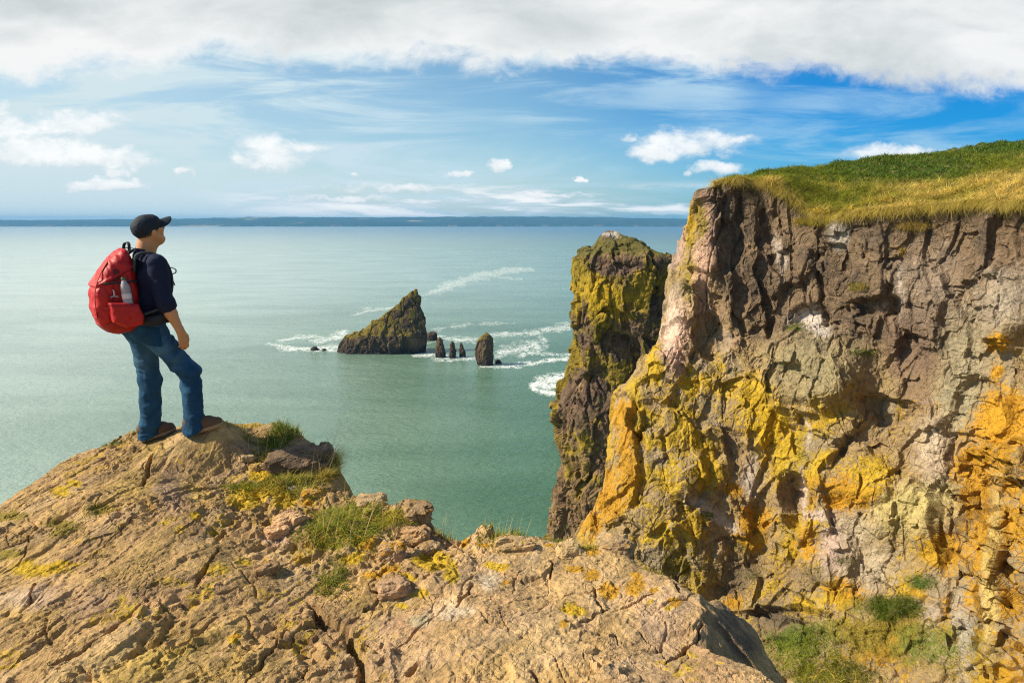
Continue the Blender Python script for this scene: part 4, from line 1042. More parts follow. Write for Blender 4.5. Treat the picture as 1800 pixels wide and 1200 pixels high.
M_GRASS, nt = new_mat('grass_blade')
gc = nt.attr('Col').outputs['Color']
nt.t.links.new(gc, nt.p.inputs['Base Color']); nt.p.inputs['Roughness'].default_value = .6; nt.p.inputs['Specular IOR Level'].default_value = .3
tr = nt.n('ShaderNodeBsdfTranslucent'); nt.t.links.new(gc, tr.inputs[0])
mx = nt.n('ShaderNodeMixShader'); mx.inputs[0].default_value = .45
nt.t.links.new(nt.p.outputs[0], mx.inputs[1]); nt.t.links.new(tr.outputs[0], mx.inputs[2]); nt.t.links.new(mx.outputs[0], nt.out.inputs[0])
G_GRN = np.array([.115, .185, .018]); G_YG = np.array([.32, .33, .028]); G_GOLD = np.array([.72, .54, .10]); G_DRY = np.array([.70, .56, .24]); G_DK = np.array([.095, .160, .016])

# turf on the headland: one mass nobody could count
nh, mh = PL.shape[0], nr
u_ = RNG.uniform(0, nh - 1.001, 185000); v_ = RNG.uniform(0, 1, 185000) ** 1.25 * (nr + 4)
iu, iv = u_.astype(int), v_.astype(int); fu, fv = (u_ - iu)[:, None], (v_ - iv)[:, None]
gp = (PL[iu, iv] * (1 - fu) + PL[iu + 1, iv] * fu) * (1 - fv) + (PL[iu, iv + 1] * (1 - fu) + PL[iu + 1, iv + 1] * fu) * fv
gpx, gpy = to_px(gp)
vis = (gpx < 2150) & (gpx > 1278 + RNG.normal(0, 14, len(gpx)))
gp, gpx, gpy, v_ = gp[vis], gpx[vis], gpy[vis], v_[vis]
gr_ = np.stack([gp[:, 0] * .83 + gp[:, 1] * .42 + gp[:, 2] * .3, gp[:, 1] * .77 - gp[:, 0] * .51, gp[:, 2] + gp[:, 0] * .2], -1)
pat = fbm(gr_ * .19, 4, 301); pat2 = fbm(gr_ * .9 + 3.7, 4, 302)
t01 = v_ / nr
bush = np.clip(1.6 - 1.4 * np.sqrt(((gpx - 1590) / 150) ** 2 + ((gpy - 297) / 26) ** 2) + pat2 * .7, 0, 1)
bush = np.maximum(bush, np.clip(1.5 - 1.3 * np.sqrt(((gpx - 1760) / 120) ** 2 + ((gpy - 258) / 18) ** 2) + pat2 * .7, 0, 1))
bush = np.maximum(bush, np.clip(1.3 - 1.3 * np.sqrt(((gpx - 1320) / 45) ** 2 + ((gpy - 306) / 9) ** 2) + pat2 * .7, 0, 1) * .8)
gold = np.clip(.62 - t01 * 1.5 + pat * 1.6 + pat2 * .4, 0, 1) * (1 - bush)
col = mixc(np.broadcast_to(G_YG * .85, gp.shape), G_GRN * 1.1, np.clip(t01 + pat, 0, 1) * .7)
col = mixc(col, G_GOLD, gold); col = mixc(col, G_DRY, np.clip(gold - .55 + RNG.normal(0, .25, len(gp)), 0, 1) * .8); col = mixc(col, G_DK, bush * .9)
col = col * (RNG.uniform(.6, 1.6, len(gp)) * (.85 + .5 * np.clip(fbm(gr_ * 2.2, 2, 305), -.6, .6)))[:, None]
n = len(gp)
lean = RNG.normal(0, .5, (n, 3)); lean[:, 2] = 1.0
lean += np.array([-.05, -.25, 0]) * (1 - bush)[:, None]
clump = .45 + 1.1 * np.clip(pat2 + .4, 0, 1.2)
ln = (RNG.uniform(.16, .60, n) * clump * (1 - .45 * bush) * np.where(gold > .5, 1.25, 1))
headgrass = blades_mesh('headland_grass', gp, lean, ln, RNG.uniform(.020, .050, n) * (1 + .5 * bush), RNG.uniform(.2, 1.0, n) * (1 - .75 * bush), col, M_GRASS, 3)
headgrass['kind'] = 'stuff'
# long dead grass hanging over the lip, in tongues of uneven length
nl = 30000
iu = RNG.integers(0, len(lipk) - 1, nl)
p0 = lipk[iu] + (lipk[np.minimum(iu + 1, len(lipk) - 1)] - lipk[iu]) * RNG.uniform(0, 1, (nl, 1))
x0, _y = to_px(p0)
tong = np.interp(x0, [1222, 1262, 1330, 1370, 1400, 1440, 1480, 1500, 1560, 1640, 1700, 1800, 1900], [.0, .02, .08, .5, 1.7, 2.2, 1.5, .7, .6, .8, .5, .6, .6]) * np.clip(.55 + 1.5 * fbm(p0 * 1.1, 3, 311), .08, 2.0)
dn = RNG.uniform(0, 1, nl) ** 1.4 * tong
# drop the roots down the built face
iv_ = np.clip((dn / .075).astype(int), 0, 60)
kk_i = np.where(kk)[0][iu]
rootp = CL[kk_i, iv_] + (p0 - lipk[iu]) + RNG.normal(0, .05, (nl, 3))
okk = (x0 < 2150) & (x0 > 1290 + RNG.normal(0, 18, nl)) & (RNG.uniform(0, 1, nl) < .35 + .65 * (dn < tong * .7))
rootp, x0, dn = rootp[okk], x0[okk], dn[okk]; nl = len(rootp)
gcol = mixc(np.broadcast_to(G_GOLD * .95, rootp.shape), G_YG * .8, RNG.uniform(0, 1, nl) * .6); gcol = mixc(gcol, G_DRY, (RNG.uniform(0, 1, nl) > .7) * .6) * RNG.uniform(.55, 1.15, nl)[:, None]
ld = RNG.normal(0, .5, (nl, 3)) + np.array([-.35, -.6, .5])
lipgrass = blades_mesh('hanging_grass', rootp, ld, RNG.uniform(.15, .5, nl), RNG.uniform(.016, .032, nl), RNG.uniform(.7, 1.5, nl), gcol, M_GRASS, 4)
lipgrass['kind'] = 'stuff'

# separate tufts on the near ledge
def tuft(px, py, rx, ry, n, lmin, lmax, cols, label, lean=(0, 0), droop=(.25, .9), wid=(.003, .0065), stalks=0, spread=.35, parent=None, z_up=1.0):
    c = on_ledge(px, py)
    ang = RNG.uniform(0, 6.283, n); rad = np.sqrt(RNG.uniform(0, 1, n)); fringe = RNG.uniform(0, 1, n) < (.30 if n > 1000 else 0); rad = np.where(fringe, rad * 1.7, rad)
    bx_ = px + np.cos(ang) * rad * rx; by_ = py + np.sin(ang) * rad * ry
    # spread in plan with the size the clump has on the rock
    e1 = on_ledge(px + rx, py) - c
    wx = max(.03, abs(e1[0])); q2 = on_ledge(px, py - ry) - c
    wy = float(np.clip(abs(q2[1]), .05, .45))
    b = np.zeros((n, 3)); b[:, 0] = c[0] + np.cos(ang) * rad * wx; b[:, 1] = c[1] + np.sin(ang) * rad * wy
    clump = fbm(b * 9, 2, 321)
    b[:, :2] += np.stack([fbm(b * 14, 2, 322), fbm(b * 14 + 5, 2, 323)], -1) * .03
    b[:, 2] = np.maximum(ground_z(b[:, 0], b[:, 1]), c[2] - .22) - .006
    L = RNG.uniform(lmin * .7, lmax, n) * np.clip(1 - .45 * rad, .2, 1) * (.8 + .6 * clump)
    out = np.stack([np.cos(ang) * rad, np.sin(ang) * rad, np.zeros(n)], -1)
    dr = out * spread + RNG.normal(0, .22, (n, 3)) + np.array([lean[0], lean[1], 0]); dr[:, 2] = z_up
    k = RNG.integers(0, len(cols), n); cc_ = mixc(np.array(cols)[k], G_GOLD * .8, (RNG.uniform(0, 1, n) < np.where(fringe, .5, .16)) * .9) * RNG.uniform(.5, 1.2, n)[:, None]
    W_ = RNG.uniform(*wid, n); D_ = RNG.uniform(*droop, n)
    if stalks:
        m = stalks
        i = RNG.integers(0, n, m)
        b = np.concatenate([b, b[i]]); L = np.concatenate([L, RNG.uniform(lmax * 1.1, lmax * 1.9, m)])
        d2 = RNG.normal(0, .16, (m, 3)) + np.array([lean[0] + .12, lean[1], 0]); d2[:, 2] = 1; dr = np.concatenate([dr, d2])
        cc_ = np.concatenate([cc_, np.tile(G_DRY, (m, 1)) * RNG.uniform(.8, 1.1, (m, 1))]); W_ = np.concatenate([W_, np.full(m, .0032)]); D_ = np.concatenate([D_, RNG.uniform(.02, .2, m)])
    o = blades_mesh('grass_tuft', b, dr, L, W_, D_, cc_, M_GRASS, 5, origin=c)
    o.location = c
    tag(o, label, 'grass tuft', 'grass tufts on the near ledge')
    return o
YG2 = G_YG * 1.15
TUFTS = [
 ((498, 764, 24, 16, 1500, .10, .22, [G_GRN, G_GRN * 1.2, G_DK * 1.6], 'upright dark green tuft on the skyline right of the man'), dict(stalks=8, droop=(.1, .5), spread=.25)),
 ((440, 776, 56, 12, 1500, .04, .10, [G_YG, G_GRN * 1.3, G_GOLD * .8], "low thin grass mat right of the man's front shoe"), dict(stalks=10)),
 ((573, 828, 20, 20, 2400, .14, .32, [G_DRY, G_GOLD, G_YG], 'straw-coloured tall grass leaning out over the ledge edge'), dict(stalks=14, lean=(.25, .1), droop=(.1, .6))),
 ((508, 842, 52, 16, 3400, .10, .22, [G_YG * .9, G_GOLD * .9, G_GRN * 1.2], 'golden green tuft below the dark boulder near the edge'), dict(stalks=6)),
 ((424, 856, 30, 11, 800, .06, .12, [G_YG * .8, G_GRN, G_GRN * 1.4], 'small green tuft beside the yellow lichen, left of the golden tuft'), dict()),
 ((605, 915, 62, 30, 4200, .10, .22, [YG2, G_GRN * 1.5, G_YG, G_YG * 1.3], 'largest bright green tuft in the middle of the ledge edge'), dict(stalks=16, droop=(.4, 1.1))),
 ((690, 912, 40, 14, 1500, .08, .17, [YG2 * 1.1, G_YG * 1.3, G_GOLD], 'yellow green tuft right of the largest tuft beside the edge boulder'), dict(stalks=4, droop=(.4, 1.1))),
 ((560, 940, 46, 14, 900, .05, .11, [G_YG * .8, G_GOLD * .8, G_GRN], 'short dull tuft at the lower left of the largest tuft'), dict()),
 ((583, 1026, 26, 20, 1100, .06, .13, [G_GRN * .9, G_YG * .8, G_GOLD * .8, G_DK * 1.5], 'dark green tuft above the deep crack in the rock'), dict(stalks=2)),
 ((882, 940, 44, 7, 600, .07, .15, [YG2, G_GRN * 1.3, G_YG], 'thin green tuft along the edge above the cove water'), dict(stalks=16, droop=(.1, .6))),
 ((985, 945, 26, 8, 500, .07, .15, [YG2, G_GRN * 1.2, G_YG], 'small green tuft on the edge below the tall tower'), dict(stalks=5)),
 ((1035, 962, 12, 7, 200, .06, .12, [G_YG, G_GOLD * .8], 'sparse yellowish tuft where the ledge meets the orange buttress'), dict(stalks=4)),
 ((1150, 1000, 26, 6, 260, .04, .09, [G_YG * .7, G_GOLD * .7], 'wispy tuft on the ledge edge before the yellow cliff foot'), dict(stalks=3)),
 ((207, 776, 20, 6, 350, .05, .10, [G_GRN, G_YG * .7, G_DK * 1.6], 'small dark tuft on the skyline left of the man'), dict()),
 ((160, 905, 22, 7, 200, .025, .05, [G_OLV if False else G_YG * .6, G_GRN], 'tiny mossy tuft on the left rock slope'), dict()),
 ((780, 935, 20, 10, 160, .08, .16, [G_GOLD, G_DRY, G_YG], 'dry stalks growing from the cleft beside the cove'), dict(stalks=10, droop=(.05, .3))),
]
TUFTS += [((470, 806, 40, 12, 900, .05, .12, [G_GOLD * .8, G_YG * .8, G_DRY * .8], 'dry straw-coloured mat in front of the dark rounded boulder'), dict(stalks=6)),
          ((545, 868, 34, 10, 900, .06, .13, [G_GOLD * .9, G_YG, G_GRN], 'dry grass patch linking the golden tuft and the largest tuft'), dict(stalks=4))]
for a, kw in TUFTS: tuft(*a, **kw)

# the grassy gully slope at the cliff foot and other growth on the face
def cliff_pts(px, py, rx, ry, n):
    """built cliff vertices seen inside an ellipse of the photo"""
    s = ((cpx - px) / rx) ** 2 + ((cpy - py) / ry) ** 2 < 2.2
    idx = np.argwhere(s)
    w = np.clip(1.25 - (((cpx - px) / rx) ** 2 + ((cpy - py) / ry) ** 2)[s] + .9 * fbm(CL[s] * .9, 3, 331), .0, 1) ** 1.5
    k = RNG.choice(len(idx), n, p=w / w.sum())
    return CL[idx[k][:, 0], idx[k][:, 1]] + RNG.normal(0, .04, (n, 3))
gb, gl, gcol = [], [], []
for (a, b, rx, ry, n, l0, l1, cols) in [(1400, 1150, 70, 46, 2400, .2, .6, [G_YG * 1.5, G_GRN * 1.6, G_YG * 1.2]), (1470, 1185, 70, 30, 1800, .25, .8, [G_YG, G_GRN * 1.2, G_GOLD]), (1560, 1068, 70, 22, 2600, .2, .5, [G_GRN, G_GRN * 1.4, G_YG * .8]), (1622, 1022, 30, 15, 900, .12, .28, [G_GRN * 1.2, G_DK * 2]),
                                        (1550, 1160, 110, 36, 1500, .1, .3, [G_GOLD, G_YG, G_DRY]), (1245, 905, 18, 6, 200, .12, .25, [G_GRN]), (1300, 960, 14, 10, 200, .12, .25, [G_GRN * 1.2]), (1400, 575, 22, 8, 400, .2, .4, [G_GRN, G_YG * .7]), (1520, 620, 26, 7, 300, .2, .4, [G_GRN * .8]), (1510, 505, 22, 8, 500, .2, .45, [G_GOLD, G_YG]), (1610, 402, 34, 8, 900, .25, .5, [G_GOLD, G_DRY]),
                                        (1430, 392, 40, 8, 1400, .25, .6, [G_GOLD, G_YG]), (1585, 445, 8, 8, 120, .2, .4, [G_GOLD]), (1520, 1120, 100, 40, 2600, .10, .32, [G_YG * 1.2, G_GOLD, G_YG]), (1660, 1150, 80, 40, 1800, .10, .32, [G_YG, G_GOLD, G_GRN]), (1440, 1010, 40, 26, 500, .12, .3, [G_YG * .9, G_GOLD]), (1480, 985, 20, 12, 400, .12, .28, [G_YG * .7, G_GRN]), (1410, 800, 14, 8, 160, .1, .25, [G_GRN]), (1290, 655, 10, 8, 140, .15, .3, [G_GRN]), (1660, 1130, 70, 40, 600, .1, .3, [G_YG * .8, G_GOLD]), (1320, 1010, 20, 10, 200, .12, .3, [G_YG * .8, G_GRN]), (1230, 1000, 30, 20, 400, .1, .25, [G_YG * .7, G_GRN * .8])]:
    try: p = cliff_pts(a, b, rx, ry, n)
    except ValueError: continue
    gb.append(p); gl.append(RNG.uniform(l0, l1, n)); gcol.append(np.array(cols)[RNG.integers(0, len(cols), n)] * RNG.uniform(.6, 1.2, n)[:, None])
gb, gl, gcol = np.concatenate(gb), np.concatenate(gl), np.concatenate(gcol)
n = len(gb); dr = RNG.normal(0, .35, (n, 3)) + np.array([-.25, -.35, 0]); dr[:, 2] = 1
cg = blades_mesh('cliff_grass', gb, dr, gl, np.clip(gl * .05, .012, .030), RNG.uniform(.2, .9, n), gcol, M_GRASS, 4)
cg['kind'] = 'stuff'
# ---------------------------------------------------------------- the hiker: solid fields turned into surfaces
class Vox:
    def __init__(s, lo, hi, h):
        s.h = h; s.lo = np.array(lo, float)
        s.ax = [np.arange(lo[k], hi[k] + h, h) for k in range(3)]
        s.F = np.full([len(a) for a in s.ax], 0.5, np.float32)
    def add(s, fn, lo, hi, k=0.012, op='u'):
        sl = []; ax = []
        for i in range(3):
            a = max(0, int((lo[i] - s.lo[i]) / s.h) - 1); b = min(len(s.ax[i]), int((hi[i] - s.lo[i]) / s.h) + 3)
            if b <= a: return s
            sl.append(slice(a, b)); ax.append(s.ax[i][a:b])
        X, Y, Z = ax[0][:, None, None], ax[1][None, :, None], ax[2][None, None, :]
        d_ = fn(X, Y, Z).astype(np.float32); f = s.F[tuple(sl)]
        if op == 'u':
            h_ = np.maximum(k - np.abs(f - d_), 0) / k; s.F[tuple(sl)] = np.minimum(f, d_) - h_ * h_ * k * .25
        else:
            h_ = np.maximum(k - np.abs(f + d_), 0) / k; s.F[tuple(sl)] = np.maximum(f, -d_) + h_ * h_ * k * .25
        return s
    def cone(s, a, b, ra, rb, k=0.012, sc=(1, 1, 1), op='u'):
        a = np.array(a, float); b = np.array(b, float); sc = np.array(sc, float)
        A, Bq = a / sc, b / sc; ab = Bq - A; L = max((ab * ab).sum(), 1e-9)
        def fn(X, Y, Z):
            x, y, z = X / sc[0] - A[0], Y / sc[1] - A[1], Z / sc[2] - A[2]
            t = np.clip((x * ab[0] + y * ab[1] + z * ab[2]) / L, 0, 1)
            return np.sqrt((x - t * ab[0]) ** 2 + (y - t * ab[1]) ** 2 + (z - t * ab[2]) ** 2) - (ra + (rb - ra) * t)
        m = max(ra, rb) * sc + k + .02
        return s.add(fn, np.minimum(a, b) - m, np.maximum(a, b) + m, k, op)
    def ell(s, c, r, k=0.012, rot=None, op='u'):
        c = np.array(c, float); r = np.array(r, float)
        Rm = np.eye(3) if rot is None else np.array(rot)
        def fn(X, Y, Z):
            x, y, z = X - c[0], Y - c[1], Z - c[2]
            u = [(Rm[0][i] * x + Rm[1][i] * y + Rm[2][i] * z) / r[i] for i in range(3)]
            n_ = np.sqrt(u[0] ** 2 + u[1] ** 2 + u[2] ** 2)
            return (n_ - 1) * r.min() * np.where(n_ > 1, 1.0, 1.0)
        m = r.max() + k + .02
        return s.add(fn, c - m, c + m, k, op)
    def keep(s, fn):
        X, Y, Z = s.ax[0][:, None, None], s.ax[1][None, :, None], s.ax[2][None, None, :]
        s.F = np.maximum(s.F, fn(X, Y, Z).astype(np.float32)); return s
    def surface(s):
        F = s.F; ins = F < 0
        nx, ny, nz = F.shape
        cnt = np.zeros((nx - 1, ny - 1, nz - 1), np.int8)
        for dx in (0, 1):
            for dy in (0, 1):
                for dz in (0, 1): cnt += ins[dx:nx - 1 + dx, dy:ny - 1 + dy, dz:nz - 1 + dz]
        act = (cnt > 0) & (cnt < 8)
        ci = np.argwhere(act)
        idx = np.full(act.shape, -1, np.int64); idx[act] = np.arange(len(ci))
        acc = np.zeros((len(ci), 3)); num = np.zeros(len(ci))
        cs = [(i, j, k) for i in (0, 1) for j in (0, 1) for k in (0, 1)]
        for a in cs:
            for b in cs:
                if sum(b) - sum(a) == 1 and all(y >= x for x, y in zip(a, b)):
                    fa = F[ci[:, 0] + a[0], ci[:, 1] + a[1], ci[:, 2] + a[2]]; fb = F[ci[:, 0] + b[0], ci[:, 1] + b[1], ci[:, 2] + b[2]]
                    c = (fa < 0) != (fb < 0)
                    t = np.where(c, fa / np.where(c, fa - fb, 1), 0)
                    p = np.array(a)[None] + t[:, None] * (np.array(b) - np.array(a))[None]
                    acc[c] += p[c]; num[c] += 1
        V = s.lo + (ci + acc / num[:, None]) * s.h
        faces = []
        for axis_ in range(3):
            u, v = [(1, 2), (2, 0), (0, 1)][axis_]
            a = [slice(0, n) for n in F.shape]; b = list(a)
            a[axis_] = slice(0, F.shape[axis_] - 1); b[axis_] = slice(1, F.shape[axis_])
            ch = ins[tuple(a)] != ins[tuple(b)]
            e = np.argwhere(ch)
            ok = (e[:, u] > 0) & (e[:, v] > 0) & (e[:, u] < F.shape[u] - 1) & (e[:, v] < F.shape[v] - 1)
            e = e[ok]
            fl = ins[tuple(a)][e[:, 0], e[:, 1], e[:, 2]]
            def g(du, dv):
                q = e.copy(); q[:, u] -= du; q[:, v] -= dv
                return idx[q[:, 0], q[:, 1], q[:, 2]]
            qd = np.stack([g(1, 1), g(0, 1), g(0, 0), g(1, 0)], -1)
            qd[~fl] = qd[~fl][:, ::-1]
            faces.append(qd)
        Fc = np.concatenate(faces); Fc = Fc[(Fc >= 0).all(1)]
        return V, Fc

def vnormals(V, F):
    n = np.cross(V[F[:, 2]] - V[F[:, 0]], V[F[:, 3]] - V[F[:, 1]])
    out = np.zeros_like(V)
    for k in range(4): np.add.at(out, F[:, k], n)
    return out / np.maximum(np.linalg.norm(out, axis=1, keepdims=True), 1e-12)

def relax(V, F, it=2):
    for _ in range(it):
        acc = np.zeros_like(V); c = np.zeros(len(V))
        for a, b in ((0, 1), (1, 2), (2, 3), (3, 0)):
            np.add.at(acc, F[:, a], V[F[:, b]]); np.add.at(c, F[:, a], 1)
            np.add.at(acc, F[:, b], V[F[:, a]]); np.add.at(c, F[:, b], 1)
        V = V * .4 + .6 * acc / np.maximum(c, 1)[:, None]
    return V

PB = at_y(305, 770, 5.40)
PROT = math.atan2(-.737, .675)
_r = np.array([math.cos(PROT), math.sin(PROT), 0]); _f = np.array([-math.sin(PROT), math.cos(PROT), 0])
def to_world(p): return PB + _r * p[0] + _f * p[1] + np.array([0, 0, p[2]])

def vox_obj(name, vx, mat, parent, wr=None, it=2):
    V, F = vx.surface(); V = relax(V, F, it)
    if wr is not None: V = V + vnormals(V, F) * wr(V)[:, None]
    return mesh_obj(name, V, F, mat, parent)

M_SKIN = plain_mat('skin', (.50, .235, .105), .55, 60, .12, .15, .001)
M_DENIM, nt = new_mat('denim')
tc = nt.n('ShaderNodeTexCoord').outputs['Object']
a_ = nt.noise(tc, 7, 5, .6); b_ = nt.noise(nt.vscale(tc, (220, 220, 90)), 1.0, 3, .6)
_, ty, tz = nt.sep(tc)
worn = nt.noise(tc, 3.2, 3, .5).step(.45, .65) * tz.step(.35, .75) * 0.55
dc = nt.mix((a_ * 1.3 + b_ * .5 - .45).clamp(), (.003, .020, .055), (.024, .105, .20))
dc = nt.mix(worn, dc, (.09, .20, .30))
nt.t.links.new(dc, nt.p.inputs['Base Color']); nt.p.inputs['Roughness'].default_value = .85; nt.p.inputs['Specular IOR Level'].default_value = .2
nt.t.links.new(nt.bump(b_ * .4 + a_, .5, .004), nt.p.inputs['Normal'])
M_NAVY = plain_mat('navy_knit', (.012, .017, .042), .9, 30, .35, .4, .002, spec=.2)
M_CAP = plain_mat('cap_cloth', (.012, .020, .030), .75, 80, .3, .3, .001, spec=.3)
M_RED = plain_mat('red_nylon', (.40, .006, .007), .55, 14, .30, .35, .003, spec=.4)
M_RED2 = plain_mat('dark_red_nylon', (.30, .008, .010), .55, 22, .25, .35, .003, spec=.35)
M_BLACK = plain_mat('black_webbing', (.014, .016, .019), .7, 60, .3, .3, .001, spec=.35)
M_GREYW = plain_mat('grey_padding', (.035, .045, .050), .8, 60, .3, .3, .001, spec=.25)
M_SHOE = plain_mat('shoe_leather', (.115, .070, .038), .75, 45, .35, .4, .002, spec=.3)
M_SOLE = plain_mat('shoe_sole', (.30, .21, .12), .85, 60, .3, .3, .001)
M_HAIR = plain_mat('hair', (.10, .065, .035), .6, 200, .4, .6, .001)
M_EYE = plain_mat('eye_white', (.6, .58, .55), .3, 60, .05)

person = empty('person', PB, PROT)
tag(person, 'man in navy top and blue jeans standing on the ledge gazing at the bay', 'person')

# ---- head frame
HC = np.array([-.045, -.026, 1.682]); yaw, pit = R(13), R(20)
Ry = np.array([[math.cos(yaw), -math.sin(yaw), 0], [math.sin(yaw), math.cos(yaw), 0], [0, 0, 1]])
Rp = np.array([[1, 0, 0], [0, math.cos(pit), -math.sin(pit)], [0, math.sin(pit), math.cos(pit)]])
HR = Ry @ Rp
def H(x, y, z): return HC + HR @ np.array([x, y, z])
def Hrot(ax_deg=0):
    return HR
hipR, hipL = np.array([-.005, -.095, .905]), np.array([-.185, -.115, .90])
knR, knL = np.array([.108, .135, .545]), np.array([-.195, -.085, .485])
anR, anL = np.array([.158, .130, .140]), np.array([-.203, -.110, .070])
shR, shL = np.array([.125, -.045, 1.435]), np.array([-.245, -.05, 1.435])
elR, elL = np.array([.178, -.025, 1.150]), np.array([-.30, -.07, 1.15])
wrR, wrL = np.array([.207, .062, .912]), np.array([-.285, -.02, .90])
heR, toR = np.array([.150, .098, .076]), np.array([.252, .290, .130])
heL, toL = np.array([-.210, -.160, -.008]), np.array([-.178, .045, .036])

# ---- body: one continuous skin surface
bx = Vox((-.45, -.36, -.12), (.36, .40, 1.88), .0048)
for a, b, ra, rb, sc in [((-.085, -.09, .93), (-.075, -.075, 1.12), .105, .098, (1.35, 1, 1)), ((-.075, -.075, 1.12), (-.06, -.06, 1.36), .098, .108, (1.45, 1, 1)), ((-.06, -.06, 1.36), (-.06, -.065, 1.45), .10, .065, (1.7, 1, 1))]:
    bx.cone(a, b, ra, rb, .04, sc)
for hp, kn, an, he, to in ((hipR, knR, anR, heR, toR), (hipL, knL, anL, heL, toL)):
    bx.cone(hp, kn, .082, .058, .03); bx.cone(kn, an, .056, .040, .02); bx.cone(an, he * .6 + an * .4, .040, .035, .02); bx.cone(he + [0, 0, .01], to + [0, 0, .005], .030, .024, .02)
for sh, el, wr_ in ((shR, elR, wrR), (shL, elL, wrL)):
    bx.cone(sh, el, .052, .044, .03); bx.cone(el, el * .6 + wr_ * .4, .046, .045, .02); bx.cone(el * .6 + wr_ * .4, wr_, .045, .029, .02)
bx.cone(H(0, -.025, -.045), (-.06, -.07, 1.47), .060, .070, .03)
bx.cone(H(0, -.035, -.02), (-.06, -.09, 1.50), .052, .056, .03)
# head
bx.ell(H(0, -.012, .030), (.076, .098, .092), .02, HR)
bx.cone(H(0, .030, .0), H(0, .044, -.076), .060, .035, .03)
for s in (-1, 1):
    bx.cone(H(.052 * s, -.005, -.040), H(.022 * s, .055, -.085), .024, .020, .03)
    bx.ell(H(.040 * s, .060, -.012), (.028, .028, .030), .02, HR)
    bx.ell(H(.034 * s, .101, .017), (.015, .012, .011), .010, HR, 's')
    bx.ell(H(.078 * s, -.010, -.008), (.011, .021, .032), .008, HR)
    bx.ell(H(.075 * s, -.016, -.020), (.012, .010, .014), .008, HR)
bx.ell(H(0, .082, .034), (.052, .014, .012), .014, HR)
bx.cone(H(0, .092, .020), H(0, .114, -.012), .009, .012, .012)
bx.ell(H(.011, .104, -.017), (.008, .010, .007), .008, HR); bx.ell(H(-.011, .104, -.017), (.008, .010, .007), .008, HR)
bx.ell(H(0, .084, -.043), (.021, .008, .006), .010, HR); bx.ell(H(0, .083, -.055), (.019, .008, .006), .010, HR)
bx.ell(H(0, .074, -.084), (.020, .017, .017), .016, HR)
bx.cone(H(0, .03, -.095), H(0, -.03, -.09), .030, .045, .03)
# hands
def hand(w, dirn, fwd, out):
    """w wrist, dirn towards the fingertips, fwd towards the thumb side, out away from the thigh"""
    d_, f_, o_ = (np.array(v, float) / np.linalg.norm(v) for v in (dirn, fwd, out))
    P = lambda a, b, c: w + d_ * a + f_ * b + o_ * c
    bx.cone(P(-.01, 0, 0), P(.03, .004, 0), .027, .026, .02)
    for b in (-.026, -.010, .008, .024): bx.cone(P(.022, b * .55, 0), P(.088, b, .002), .016, .0135, .012)
    L = [(-.030, .080, .036, .024, .018), (-.011, .090, .043, .028, .020), (.009, .093, .047, .031, .021), (.028, .088, .042, .027, .020)]
    for i, (b, a0, l1, l2, l3) in enumerate(L):
        c1 = .55 + .10 * (3 - i); r0 = .0098 - .0012 * (i == 0)
        p = P(a0, b, .002); dd = d_ * math.cos(.28) - o_ * math.sin(.28)
        q = p + dd * l1; bx.cone(p, q, r0 * 1.08, r0, .004)
        dd = d_ * math.cos(c1 + .35) - o_ * math.sin(c1 + .35); s_2 = q + dd * l2; bx.cone(q, s_2, r0, r0 * .92, .004)
        dd = d_ * math.cos(c1 + .85) - o_ * math.sin(c1 + .85); bx.cone(s_2, s_2 + dd * l3, r0 * .92, r0 * .78, .004)
    t0 = P(.020, .022, -.004); t1 = P(.055, .043, -.010); t2 = P(.086, .046, -.018); t3 = P(.108, .043, -.024)
    bx.cone(t0, t1, .017, .013, .012); bx.cone(t1, t2, .012, .0108, .005); bx.cone(t2, t3, .0108, .0085, .004)
hand(wrR, (.0, .20, -.98), (-.15, .97, .2), (.98, .12, .05))
hand(wrL, (.0, .20, -.98), (.15, .97, .2), (-.98, .12, .05))
body = vox_obj('body', bx, M_SKIN, person, None, 1)
for s in (-1, 1):
    e = Vox(H(.034 * s, .086, .017) - .02, H(.034 * s, .086, .017) + .02, .003); e.ell(H(.034 * s, .087, .017), (.0125, .0125, .0125), .002); vox_obj('eye', e, M_EYE, person, None, 1)

# ---- hair, cap
hx = Vox(HC - .15, HC + .15, .0035)
hx.ell(H(0, -.014, .024), (.081, .101, .096), .01, HR)
def hair_cut(X, Y, Z):
    x, y, z = X - HC[0], Y - HC[1], Z - HC[2]
    hy = HR[0][1] * x + HR[1][1] * y + HR[2][1] * z; hz = HR[0][2] * x + HR[1][2] * y + HR[2][2] * z
    return np.maximum(np.maximum(hy - .030 - .5 * np.maximum(hz, 0), -.062 - hz - .35 * np.maximum(hy + .02, 0) * 0), hz - .04)
hx.keep(hair_cut)
vox_obj('hair', hx, M_HAIR, person, lambda V: .002 * perlin(V * 160, 3), 1)
cx_ = Vox(HC - .19, HC + .21, .0035)
cx_.ell(H(0, -.016, .040), (.088, .112, .094), .01, HR)
cx_.ell(H(0, .045, .060), (.070, .055, .050), .03, HR)
def cap_cut(X, Y, Z):
    x, y, z = X - HC[0], Y - HC[1], Z - HC[2]
    hy = HR[0][1] * x + HR[1][1] * y + HR[2][1] * z; hz = HR[0][2] * x + HR[1][2] * y + HR[2][2] * z
    return (-.014 + .43 * hy - hz) * .9
cx_.keep(cap_cut)
cap = vox_obj('cap', cx_, M_CAP, person, lambda V: .0022 * perlin(V * 28, 3) + .0012 * perlin(V * 70, 4), 2)
br = Vox((HC - [.14, .05, .08]), (HC + [.14, .26, .16]), .003)
